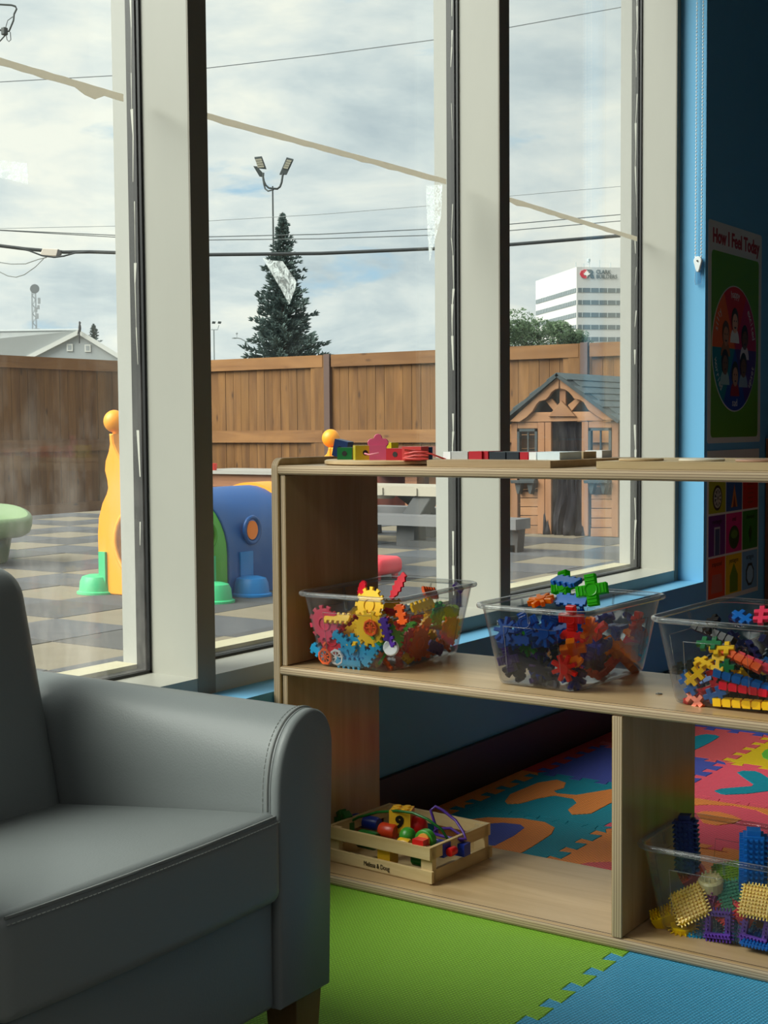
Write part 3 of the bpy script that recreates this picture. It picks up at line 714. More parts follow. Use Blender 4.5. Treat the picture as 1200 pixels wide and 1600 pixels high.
# ------------------------------------------------------------------ wooden toy shelf
w_birchY = wood('birch top', hexc(196, 168, 128), hexc(172, 142, 100), 'Y', 22, rough=.28, fine=14)
w_birchZ = wood('birch panel', hexc(190, 158, 112), hexc(168, 134, 88), 'Z', 18, rough=.17, fine=12, spec=.55)
e_z = ply_edge('ply edge flat', 'Z'); e_y = ply_edge('ply edge upright', 'Y')
m_dark = M('dark groove', hexc(44, 28, 18), rough=.8)
SX0, SX1, SY0, SY1 = 1.953, 2.253, .37, 1.5735
sh = thing('toy_shelf', 'low open birch plywood toy shelf standing under the window', 'shelf', (2.1, .98, 0))
def board(nm, z0, z1, y0, y1, x0=SX0, x1=SX1):
    """flat board: bullnose front in layered ply, shallow groove behind it"""
    r = min(.006, (z1-z0)/2-.001); b = BM()
    prof = [(x1, z0), (x1, z1), (x0+.0125, z1), (x0+.0123, z1-.0016), (x0+.0107, z1-.0016), (x0+.0105, z1), (x0+r, z1)]
    prof += [(x0+r-r*sin(radians(a)), z1-r+r*cos(radians(a))) for a in (30, 60, 90)]
    prof += [(x0+r-r*cos(radians(a)), z0+r-r*sin(radians(a))) for a in (0, 30, 60, 90)]
    prism(b, prof[::-1], y0, y1, (Vector((0, 0, 0)), Vector((1, 0, 0)), Vector((0, 0, 1)), Vector((0, 1, 0))))
    for f in b.faces:
        f.normal_update(); c = f.calc_center_median()
        if abs(f.normal.z) < .9 and c.x < x0+.008: f.material_index = 1
        elif c.x > x1-.001: f.material_index = 1
        elif x0+.0104 < c.x < x0+.0126 and c.z < z1-.0002 and c.z > z0+.002 and abs(f.normal.y) < .5: f.material_index = 2
    return obj(nm, b, [w_birchY, e_z, m_dark], sh)
board('top_board', .737, .754, SY0+.016, SY1)
board('middle_board', .371, .3875, SY0+.016, SY1)
board('bottom_board', .0, .0185, SY0+.016, SY1)
def upright(nm, y0, y1, z0, z1, x0=SX0, x1=SX1, round_=.018):
    b = BM()
    pts = [(x0, z0), (x1, z0), (x1, z1)]+arc(x0+round_, z1-round_, round_, 90, 180, 6) if round_ else [(x0, z0), (x1, z0), (x1, z1), (x0, z1)]
    prism(b, pts, y0, y1, (Vector((0, 0, 0)), Vector((1, 0, 0)), Vector((0, 0, 1)), Vector((0, 1, 0))), ch=.0012)
    for f in b.faces:
        f.normal_update()
        if abs(f.normal.y) < .5: f.material_index = 1
    return obj(nm, b, [w_birchZ, e_y], sh)
upright('side_panel', SY1, SY1+.0155, .0, .767)
upright('side_panel', SY0, SY0+.0155, .0, .767)
upright('inner_panel', SY1-.0125, SY1-.0005, .3885, .736, SX0+.006, SX1, 0)
upright('inner_panel', SY1-.0125, SY1-.0005, .0195, .370, SX0+.006, SX1, 0)
upright('divider', .8955, .9135, .0195, .370, SX0+.001, SX1, 0)
upright('inner_panel', SY0+.016, SY0+.028, .3885, .736, SX0+.006, SX1, 0)
for y in (.885, 1.50): obj('bolt', lathe(BM(), [(.0055, 0), (.0055, .0012), (.004, .002), (.0022, .002), (.002, .0008), (.0001, .0008)], (2.07, y, .3875), 14), M('zinc bolt', (.45, .43, .4), rough=.3, metal=1), sh, smooth=40)

# ------------------------------------------------------------------ things on the shelf top
ZT = .7543
w_tray = wood('light tray wood', hexc(204, 182, 146), hexc(184, 158, 118), 'Y', 20)
ta = thing('lacing_board', 'round pale wooden board under the lacing blocks at the left end of the shelf top', 'board', (2.10, 1.42, ZT))
obj('disc', lathe(BM(), [(.116, 0), (.122, .002), (.122, .007), (.118, .009)], (2.10, 1.425, ZT), 40), w_tray, ta, smooth=40)
ZA = ZT+.009
def blk(name, label, cat, x, y, z, s, rz, mat, hole=True, group=None, tilt=(0, 0), hp=None):
    t = thing(name, label, cat, (x, y, z), group=group, rot=(tilt[0], tilt[1], rz))
    b = BM(); sx, sy, sz = s; box(b, -sx/2, sx/2, -sy/2, sy/2, 0, sz); bevel(b, .0018, 2)
    obj('block', b, mat, t, local=True)
    if hole:
        obj('hole', lathe(BM(), [(.0048, 0), (.0048, .0006)], (-sx/2-.0005, 0, sz*.5), 12, ax='X'), M('dark hole', (.01, .006, .004)), t, local=True)
        obj('hole', lathe(BM(), [(.0048, 0), (.0048, .0006)], (sx*.0, -sy/2-.0005, sz*.5), 12, ax='Y'), M('dark hole', (.01, .006, .004)), t, local=True)
    return t
pt = lambda n, c: M('paint '+n, hexc(*c), rough=.35)
G1 = 'wooden lacing blocks on the round board'
def onA(px, x): p = on_x(px, 719, x); return p.y
blk('lacing_block', 'dark green wooden lacing block leftmost on the round board', 'block', 2.045, onA(545, 2.045)+.004, ZA, (.028, .028, .022), .3, pt('green', (16, 100, 46)), group=G1)
blk('lacing_block', 'tilted dark blue wooden lacing block leaning behind the green one', 'block', 2.10, onA(533, 2.10), ZA+.003, (.026, .028, .032), .2, pt('navy', (18, 56, 116)), group=G1, tilt=(.22, 0))
blk('lacing_block', 'olive yellow wooden lacing block with a dark round hole in its side', 'block', 2.03, onA(569, 2.03), ZA, (.034, .036, .026), .75, pt('olive', (188, 170, 36)), group=G1)
fl_ = thing('lacing_flower', 'pink wooden lacing piece with a scalloped flower top', 'block', (2.03, onA(591, 2.03), ZA), rotz=.55, group=G1)
obj('block', bevel(box(BM(), -.014, .014, -.015, .015, 0, .026), .002, 2), pt('pink', (216, 96, 130)), fl_, local=True)
fp = []
for k in range(5): fp += [(.0118*cos(radians(72*k+90))+.0078*cos(radians(72*k+90+a)), .0118*sin(radians(72*k+90))+.0078*sin(radians(72*k+90+a))) for a in (-100, -66, -33, 0, 33, 66, 100)]
obj('flower', prism(BM(), fp, -.004, .004, (Vector((0, 0, .027)), Vector((0, 1, 0)), Vector((0, 0, 1)), Vector((-1, 0, 0))), ch=.001), pt('pink', (216, 96, 130)), fl_, local=True)
blk('lacing_block', 'bright yellow wooden lacing block standing behind the pink flower piece', 'block', 2.12, onA(606, 2.12), ZA, (.028, .03, .03), .1, pt('yellow', (236, 214, 30)), group=G1)
blk('lacing_block', 'deep red wooden lacing block in the middle of the round board', 'block', 2.03, onA(624, 2.03), ZA, (.032, .036, .021), .1, pt('red', (170, 12, 26)), group=G1)
blk('lacing_block', 'coral red wooden lacing block with laces beside the large board', 'block', 2.03, onA(649, 2.03), ZA, (.036, .036, .024), .2, pt('coral', (206, 70, 66)), hole=False, group=G1)
blk('lacing_block', 'navy blue wooden lacing block half hidden behind the coral one', 'block', 2.09, onA(662, 2.09)+.004, ZA, (.03, .03, .022), .2, pt('navy', (18, 56, 116)), group=G1)
y0 = onA(640, 2.0); lace = [Vector((2.007, y0+.018, ZA+.004))]
for k in range(3):
    lace += [Vector((1.999-.001*k, y0-.012, ZA+.003+.006*k)), Vector((2.006, y0-.034, ZA+.003+.006*k)), Vector((2.002-.001*k, y0-.012, ZA+.006+.006*k)), Vector((2.006, y0+.014, ZA+.006+.006*k))]
lace += [Vector((2.006, y0-.04, ZA+.012)), Vector((2.03, y0-.055, ZA+.002))]
tag(obj('lace_cord', tube(BM(), lace, .0016, 6), pt('coral', (206, 70, 66)), smooth=60), 'coral lacing cord wound around the coral block on the shelf top', 'cord')
tag(obj('lace_cord', tube(BM(), [(2.0, onA(570, 2.0), ZA+.012), (1.997, onA(578, 2.0), ZA+.010), (2.004, onA(590, 2.0), ZA+.013)], .0016, 6), pt('lace pink', (226, 130, 150)), smooth=60), 'short pink lacing cord between the olive block and the pink flower', 'cord')

# domino board (middle) with red, white and black tiles
BX0, BX1 = 1.968, 2.245
db = tag(obj('game_board', bevel(prism(BM(), [(BX0, 1.262), (BX0, 1.028), (BX1, 1.005), (BX1, 1.255)], ZT, ZT+.0115), .001), wood('tray wood 2', hexc(186, 160, 124), hexc(160, 132, 96), 'Y', 20)), 'rectangular wooden game board holding white red and black bars on the shelf top', 'board')
ZB = ZT+.0115
def bar(px0, px1, x, d, h, mat, label):
    a, b = on_x(px0, 712, x).y, on_x(px1, 712, x).y
    return tag(obj('game_bar', bevel(box(BM(), x, x+d, b+.0006, a-.0006, ZB, ZB+h), .002, 2), mat), label, 'game piece', 'bars on the game board')
mw_, mr_, mk_, mwd = pt('white', (240, 244, 246)), pt('cherry', (176, 14, 36)), pt('ink', (22, 34, 46)), w_tray
bar(692, 704, 2.03, .05, .0125, mw_, 'short white bar at the left end of the game board')
bar(705, 731, 2.03, .05, .0125, pt('pale grey', (178, 180, 180)), 'pale grey bar second from the left on the game board')
bar(732, 753, 2.03, .05, .0135, mr_, 'cherry red bar third from the left on the game board')
bar(754, 763, 2.034, .05, .0135, mr_, 'narrow cherry red bar beside the black bars')
bar(764, 790, 2.03, .06, .0125, mk_, 'black bar touching the narrow red bar on the game board')
bar(791, 811, 2.03, .06, .0125, mk_, 'second black bar in the middle of the game board')
bar(812, 825, 2.03, .05, .0125, mr_, 'cherry red bar between the black and the white bars')
bar(826, 838, 2.026, .08, .0125, mw_, 'small white bar right of the cherry red bars')
bar(839, 875, 2.026, .08, .0125, pt('icy white', (224, 240, 248)), 'long icy white bar near the right end of the game board')
bar(914, 941, 2.19, .04, .0125, mw_, 'white bar at the far right corner of the game board')
bar(872, 912, 2.12, .05, .0115, mwd, 'bare wooden bar between the white bars of the game board')

# puzzle board (right) with round flat pieces
pb = tag(obj('puzzle_board', bevel(box(BM(), 1.966, 2.24, .43, .9465, ZT, ZT+.0115), .001), wood('puzzle wood', hexc(214, 190, 146), hexc(192, 164, 118), 'Y', 16)), 'long pale wooden puzzle board at the right end of the shelf top', 'board')
names = ['round wooden disc piece nearest the left end of the puzzle board', 'second round disc piece on the puzzle board', 'third round disc piece on the puzzle board', 'fourth round disc piece on the puzzle board', 'fifth round disc piece at the right of the puzzle board']
for k in range(5):
    y = .895-.095*k; m_ = [w_tray, pt('cream', (222, 214, 196)), pt('rose wood', (176, 138, 116)), w_tray, pt('cream', (222, 214, 196))][k]
    tag(obj('puzzle_disc', lathe(BM(), [(.0335, 0), (.035, .001), (.035, .003), (.033, .004)], (2.02+.012*(k % 2), y, ZT+.0115), 28), m_, smooth=40), names[k], 'puzzle piece', 'round pieces on the puzzle board')

# ------------------------------------------------------------------ clear bins
m_bin = clear_mat('clear bin plastic', (.93, .935, .935), ior=1.3, edge=.28, edgecol=(.45, .46, .47), rough=.06)
m_rim = clear_mat('clear bin rim', (.80, .81, .81), ior=1.5, edge=.75, edgecol=(.62, .63, .64), rough=.08)
def rr_ring(hx, hy, r, n=5):
    out = []
    for cx, cy, a0 in ((hx-r, hy-r, 0), (-hx+r, hy-r, 90), (-hx+r, -hy+r, 180), (hx-r, -hy+r, 270)):
        out += [(cx+r*cos(radians(a0+90*i/n)), cy+r*sin(radians(a0+90*i/n))) for i in range(n+1)]
    return out
BINS = {}
def make_bin(name, label, cx, cy, z, rz, L=.30, W=.205, Hh=.137, tp=.022):
    t = thing('clear_bin', label, 'bin', (cx, cy, z), rotz=rz)
    lv = [(0, .014, .010), (.0025, .004, .018), (.010, 0.0, .024), (Hh-.004, -tp, .030)]
    b = BM()
    def shell(off, zoff):
        R = []
        for h, ins, r in lv:
            hx, hy = L/2-tp-ins-off, W/2-tp-ins-off
            R.append([b.verts.new((x, y, h+(zoff if h < .009 else 0))) for x, y in rr_ring(hx, hy, max(.004, r-off))])
        return R
    O = shell(0, 0); I = shell(.0018, .002); n = len(O[0])
    for R, fl in ((O, 0), (I, 1)):
        for k in range(len(R)-1):
            for i in range(n):
                j = (i+1) % n; f = [R[k][i], R[k][j], R[k+1][j], R[k+1][i]]; b.faces.new(f[::-1] if fl else f)
        b.faces.new(R[0] if fl else R[0][::-1])
    for i in range(n):
        j = (i+1) % n; b.faces.new([O[-1][i], O[-1][j], I[-1][j], I[-1][i]])
    obj('body', b, m_bin, t, local=True, smooth=50)
    ring = rr_ring(L/2+.004, W/2+.004, .03)
    obj('rim', tube(BM(), [(x, y, Hh-.0035) for x, y in ring], .0046, 8, closed=True), m_rim, t, local=True, smooth=80)
    # moulded ribs: a framed panel on each long wall and short wall
    rb = BM()
    def wallpt(ax, s, u, h):
        f = (h-.010)/(Hh-.014); ins = tp*(1-f)
        return (s*(L/2-ins+.0006), u, h) if ax == 'x' else (u, s*(W/2-ins+.0006), h)
    for ax, hw in (('x', W/2-.052), ('y', L/2-.06)):
        for s in (-1, 1):
            loop = [wallpt(ax, s, -hw, .03), wallpt(ax, s, -hw, Hh-.035), wallpt(ax, s, hw, Hh-.035), wallpt(ax, s, hw, .03)]
            tube(rb, loop, .0007, 5)
            for u in (-hw*.0,):
                tube(rb, [wallpt(ax, s, u, Hh-.008), wallpt(ax, s, u, Hh-.026)], .0022, 6)
    obj('moulded_rib', rb, m_rim, t, local=True, smooth=80)
    BINS[name] = (t, L, W, Hh, tp); return t
ZM = .3879
make_bin('gear', 'clear plastic bin full of toothed gear toys beside the shelf side panel', 2.118, 1.441, ZM, radians(2), L=.30, W=.208)
make_bin('jelly', 'clear plastic bin of see-through blue and green connector toys on the middle shelf', 2.132, 1.070, ZM, radians(-2.5), L=.30, W=.205)
make_bin('plus', 'clear plastic bin of plus shaped toy pieces at the right of the middle shelf', 2.128, .757, ZM, radians(-1.5), L=.29, W=.205)
make_bin('bristle', 'clear plastic bin of bristle blocks on the bottom shelf right of the divider', 2.100, .747, .0189, radians(0), L=.207, W=.284, Hh=.142)

# ------------------------------------------------------------------ toy pieces in the bins
def gear_pts(r, n, d):
    out = []
    for k in range(n):
        for f, rr in ((-.5, r-d), (-.24, r-d), (-.24, r), (.24, r), (.24, r-d)):
            if f == -.5: continue
            a = 2*pi*(k+f)/n; out.append((rr*cos(a), rr*sin(a)))
    return out
def bar_pts(L, w, n, d):
    """strip with square teeth on both long sides"""
    p = L/n; lo, hi = [], []
    for k in range(n):
        x = -L/2+k*p
        lo += [(x, -w/2+d), (x+p*.25, -w/2+d), (x+p*.25, -w/2), (x+p*.75, -w/2), (x+p*.75, -w/2+d)]
    lo += [(L/2, -w/2+d)]
    hi = [(-x, -y) for x, y in lo]
    return lo+hi
def plus2_pts(a):
    """two joined plus signs"""
    half = [(-1.5, .5), (-2.5, .5), (-2.5, -.5), (-1.5, -.5), (-1.5, -1.5), (-.5, -1.5), (-.5, -.5), (.5, -.5), (.5, -1.5), (1.5, -1.5), (1.5, -.5), (2.5, -.5), (2.5, .5), (1.5, .5), (1.5, 1.5), (.5, 1.5), (.5, .5), (-.5, .5), (-.5, 1.5), (-1.5, 1.5)]
    return [(x*a, y*a) for x, y in half]
def star_pts(r, n=8, w=.28):
    out = []
    for k in range(n):
        a = 2*pi*k/n; c, s = cos(a), sin(a); hw = r*w*.5
        for x, y in ((r*.45, -hw), (r, -hw), (r, hw), (r*.45, hw)): out.append((x*c-y*s, x*s+y*c))
    return out
def leaf_pts(L, w, n):
    out = []
    for sgn in (1, -1):
        for k in range(n):
            t = (k+.5)/n if sgn == 1 else 1-(k+.5)/n
            x = -L/2+L*t; b = w/2*sin(pi*(.12+.8*t))
            out += [(x-L/n*.3*sgn, sgn*-1*b*.65), (x+L/n*.1*sgn, sgn*-1*b)]
    return out
CACHE = {}
def piece_mesh(kind, mat):
    key = (kind, mat.name)
    if key in CACHE: return CACHE[key]
    b = BM()
    ZF = None
    if kind == 'gear':
        prism(b, gear_pts(.034, 12, .006), -.0025, .0025, ch=.0006); tube(b, [(.012*cos(a), .012*sin(a), .003) for a in [2*pi*i/16 for i in range(16)]], .0018, 6, closed=True)
    elif kind == 'small_gear':
        prism(b, gear_pts(.023, 9, .005), -.0025, .0025, ch=.0006); tube(b, [(.008*cos(a), .008*sin(a), .003) for a in [2*pi*i/12 for i in range(12)]], .0015, 6, closed=True)
    elif kind == 'strip': prism(b, bar_pts(.055, .022, 5, .005), -.0028, .0028, ch=.0006)
    elif kind == 'short_strip': prism(b, bar_pts(.036, .022, 3, .005), -.0028, .0028, ch=.0006)
    elif kind == 'wheel':
        tube(b, [(.0135*cos(a), .0135*sin(a), 0) for a in [2*pi*i/8 for i in range(8)]], .0026, 6, closed=True)
        for a in range(0, 180, 45): c, s = cos(radians(a)), sin(radians(a)); tube(b, [(-.013*c, -.013*s, 0), (.013*c, .013*s, 0)], .0013, 5)
    elif kind == 'button':
        lathe(b, [(.012, -.003), (.0145, -.0015), (.0145, .0015), (.012, .003)], n=18)
    elif kind == 'leaf': prism(b, leaf_pts(.06, .026, 6), -.0022, .0022, ch=.0005)
    elif kind == 'star':
        prism(b, star_pts(.023), -.0045, .0045, ch=.0006); lathe(b, [(.009, -.006), (.009, .006)], n=12)
    elif kind == 'cross':
        prism(b, [(x*.021, y*.021) for x, y in ((-.34, -1), (.34, -1), (.34, -.34), (1, -.34), (1, .34), (.34, .34), (.34, 1), (-.34, 1), (-.34, .34), (-1, .34), (-1, -.34), (-.34, -.34))], -.006, .006, ch=.0008)
        tube(b, [(.0085*cos(a), .0085*sin(a), .0066) for a in [2*pi*i/14 for i in range(14)]], .0011, 5, closed=True)
        for a in range(4):
            c, s = cos(a*pi/2), sin(a*pi/2)
            for t in (.012, .017): tube(b, [(t*c-.006*s, t*s+.006*c, .0064), (t*c+.006*s, t*s-.006*c, .0064)], .0009, 5)
    elif kind == 'plate': prism(b, bar_pts(.048, .020, 4, .003), -.003, .003, ch=.0006)
    elif kind == 'block': box(b, -.016, .016, -.016, .016, -.008, .008); bevel(b, .0012)
    elif kind == 'plus': prism(b, plus2_pts(.0078), -.0038, .0038, ch=.0006)
    elif kind == 'chain_bar':                      # several joined pieces: long knobbly bar
        for k in range(6): box(b, -.045+k*.0155, -.045+k*.0155+.0125, -.006, .006, -.006, .006)
        box(b, -.045, .045, -.0035, .0035, -.0045, .0045)
    elif kind == 'bristle_plate':
        box(b, -.026, .026, -.026, .026, -.003, .003)
        for i in range(9):
            for j in range(9):
                x, y = -.0235+i*.00588, -.0235+j*.00588; box(b, x-.0016, x+.0016, y-.0016, y+.0016, .003, .0062)
        for i in range(9):
            t = -.0235+i*.00588
            for s in (-1, 1):
                box(b, t-.0012, t+.0012, s*.026-(.0 if s > 0 else .0045), s*.026+(.0045 if s > 0 else .0), -.0012, .0012)
                box(b, s*.026-(.0 if s > 0 else .0045), s*.026+(.0045 if s > 0 else .0), t-.0012, t+.0012, -.0012, .0012)
    elif kind == 'bristle_frame':
        for s in (-1, 1): box(b, -.021, .021, s*.0165-.0045, s*.0165+.0045, -.004, .004); box(b, s*.0165-.0045, s*.0165+.0045, -.012, .012, -.004, .004)
        for i in range(8):
            t = -.0195+i*.0056
            for s in (-1, 1):
                box(b, t-.0011, t+.0011, s*.021-(0 if s > 0 else .005), s*.021+(.005 if s > 0 else 0), -.0011, .0011)
                box(b, s*.021-(0 if s > 0 else .005), s*.021+(.005 if s > 0 else 0), t-.0011, t+.0011, -.0011, .0011)
                box(b, t-.0011, t+.0011, s*.0165-.0011, s*.0165+.0011, .004, .008)
                if abs(t) < .012: box(b, s*.0165-.0011, s*.0165+.0011, t-.0011, t+.0011, .004, .008)
    elif kind == 'bristle_brick':
        box(b, -.021, .021, -.012, .012, -.012, .012)
        for i in range(8):
            for j in range(4):
                x, y = -.0185+i*.0053, -.008+j*.0053; box(b, x-.0013, x+.0013, y-.0013, y+.0013, .012, .019)
    elif kind == 'bristle_tower':
        box(b, -.0135, .0135, -.0135, .0135, -.04, .04); box(b, -.009, .009, -.009, .009, .04, .047)
        for k in range(11):
            z = -.036+k*.0072
            for i in range(4):
                t = -.0105+i*.007
                for s in (-1, 1):
                    box(b, t-.0016, t+.0016, s*.0135-(0 if s > 0 else .005), s*.0135+(.005 if s > 0 else 0), z-.0013, z+.0013)
                    box(b, s*.0135-(0 if s > 0 else .005), s*.0135+(.005 if s > 0 else 0), t-.0016, t+.0016, z-.0013, z+.0013)
    elif kind == 'bristle_disc':
        lathe(b, [(.012, -.006), (.020, -.006), (.020, .006), (.012, .006), (.012, -.006)], n=18)
        for k in range(18):
            a = 2*pi*k/18; c, s = cos(a), sin(a); tube(b, [(.019*c, .019*s, 0), (.026*c, .026*s, 0)], .0012, 4)
    elif kind == 'bristle_cap':
        lathe(b, [(.017, -.012), (.020, -.008), (.020, .008), (.017, .011)], n=18)
        for k in range(10):
            a = 2*pi*k/10; tube(b, [(.013*cos(a), .013*sin(a), .010), (.013*cos(a), .013*sin(a), .018)], .0016, 5)
    bmesh.ops.recalc_face_normals(b, faces=b.faces[:])
    me = bpy.data.meshes.new(kind); b.to_mesh(me); b.free(); me.materials.append(mat); CACHE[key] = me; return me
NM = {'gear': 'toy_gear', 'small_gear': 'toy_gear', 'strip': 'toothed_strip', 'short_strip': 'toothed_strip', 'wheel': 'spoked_disc_toy', 'button': 'toy_button', 'leaf': 'toothed_leaf', 'star': 'connector_star', 'cross': 'connector_cross',
      'plate': 'connector_plate', 'block': 'toy_block', 'plus': 'plus_piece', 'chain_bar': 'plus_bar', 'bristle_plate': 'bristle_plate', 'bristle_frame': 'bristle_square', 'bristle_brick': 'bristle_brick', 'bristle_tower': 'bristle_tower', 'bristle_disc': 'bristle_ring', 'bristle_cap': 'bristle_drum'}
def put(kind, mat, loc, w, spin, label, group, scale=1.0):
    w = Vector(w).normalized(); u = w.cross(Vector((0, 0, 1)))
    if u.length < 1e-3: u = Vector((1, 0, 0))
    u.normalize(); v = w.cross(u); a = radians(spin); uu = u*cos(a)+v*sin(a); vv = w.cross(uu)
    m = Matrix((uu, vv, w)).transposed().to_4x4() @ Matrix.Scale(scale, 4); m.translation = Vector(loc)
    o = bpy.data.objects.new(NM[kind], piece_mesh(kind, mat)); COL.objects.link(o); o.matrix_basis = m
    return tag(o, label, 'toy piece', group)
def jl(n, c): return jelly('jelly '+n, hexc(*c))
def tp(n, c): return M('toy '+n, hexc(*c), rough=.3)
TC = {'yellow': (252, 200, 26), 'brush yellow': (246, 206, 18), 'red': (220, 30, 52), 'pinkred': (226, 60, 92), 'blue': (36, 156, 206), 'purple': (84, 44, 150), 'orange': (244, 96, 24), 'white': (222, 226, 230), 'green': (70, 170, 60), 'lime': (160, 200, 40),
      'deepblue': (20, 96, 176), 'navy': (26, 34, 90), 'black': (18, 18, 20), 'darkgreen': (22, 116, 66), 'pink': (222, 110, 140), 'teal': (40, 150, 150), 'cream': (240, 226, 160), 'magenta': (150, 40, 110), 'coral': (232, 84, 84), 'mint': (70, 150, 110)}
def heap(binname, kinds, cols, n, seed, lab, grp, mk, z_hi, keep=(0, 1), zfun=None):
    """loose fill of one bin: jittered layers of pieces at random tilts, inside the walls"""
    t, L, W, Hh, tpr = BINS[binname]; rnd = random.Random(seed); mt = t.matrix_basis
    k = 0
    per = 12; layers = max(1, math.ceil(n/per))
    for l in range(layers):
        z = .016+(z_hi-.022)*(l/(max(1, layers-1)))
        wall = tpr*(1-(z/Hh))
        spots = [(i, j) for i in range(4) for j in range(3)]; rnd.shuffle(spots)
        for i, j in spots:
            if k >= n: break
            kd = rnd.choice(kinds); mg = {'chain_bar': .050, 'leaf': .035, 'strip': .033, 'gear': .038, 'plate': .030}.get(kd, .028)
            hx, hy = L/2-wall-mg, W/2-wall-mg
            x = -hx+2*hx*i/3+rnd.uniform(-.006, .006); y = -hy+2*hy*j/2+rnd.uniform(-.006, .006)
            x = min(max(x, -hx), hx); y = min(max(y, -hy), hy)
            cl = cols(i/3, j/2, l/max(1, layers-1), rnd) if callable(cols) else rnd.choice(cols)
            p = mt @ Vector((x, y, z*(1+(zfun or 0)*i/3)+rnd.uniform(-.004, .006)))
            put(kd, mk(cl), p, (rnd.uniform(-.8, .8), rnd.uniform(-.8, .8), rnd.uniform(.35, 1)), rnd.uniform(0, 360), lab % (HUE.get(cl, cl), WORD[kd], ('bottom layer', 'lower middle layer', 'middle layer', 'upper middle layer', 'top layer')[l if layers > 4 else (0, 1, 3, 4)[l]], ('front', 'front middle', 'back middle', 'back')[i]+' '+('right', 'centre', 'left')[j]), grp)
            k += 1
HUE = {'deepblue': 'deep blue', 'pinkred': 'pinkish red', 'darkgreen': 'dark green', 'royal': 'royal blue'}
WORD = {'gear': 'gear', 'small_gear': 'small gear', 'strip': 'toothed strip', 'short_strip': 'short strip', 'leaf': 'toothed leaf', 'star': 'star', 'cross': 'cross', 'plate': 'plate', 'plus': 'plus piece', 'chain_bar': 'knobbly bar'}
mkp = lambda c: tp(c, TC[c])
def wallp(binname, px, py, wall, d):
    """point a distance d behind the bin's front ('f', faces -X) or side ('s', faces -Y) wall along the view of (px, py)"""
    t, L, W, Hh, tpr = BINS[binname]; mi = t.matrix_basis.inverted(); e = mi @ EYE; q = mi @ (EYE+ray(px, py))
    dirv = q-e; s = tpr/(Hh-.014)
    if wall == 'f': # plane x = -(L/2 - tpr + s*(z-.01)) + d
        a = dirv.x + s*dirv.z; b = -(L/2-tpr)-s*(e.z-.01)*1.0+d-e.x
        # x + s*(z-.01) = -(L/2-tpr)+d
        b = -(L/2-tpr)+d+s*.01-(e.x+s*e.z)
    else:
        a = dirv.y + s*dirv.z; b = -(W/2-tpr)+d+s*.01-(e.y+s*e.z)
    return t.matrix_basis @ (e+dirv*(b/a))
FN = (-1, 0, -.12); SN = (0, -1, -.12)
def col1(i, j, l, r):
    return r.choice(['pinkred', 'red', 'yellow'] if j > .6 and l > .3 else ['orange', 'yellow', 'lime', 'purple', 'green', 'orange'] if j < .3 else ['yellow', 'red', 'blue', 'orange'])
heap('gear', ['small_gear', 'strip', 'leaf', 'short_strip', 'gear'], col1, 56, 4, '%s plastic %s, %s, %s of the gear bin', 'loose toys in the gear bin', mkp, .088)
G = 'gear toys pressed against the gear bin wall'
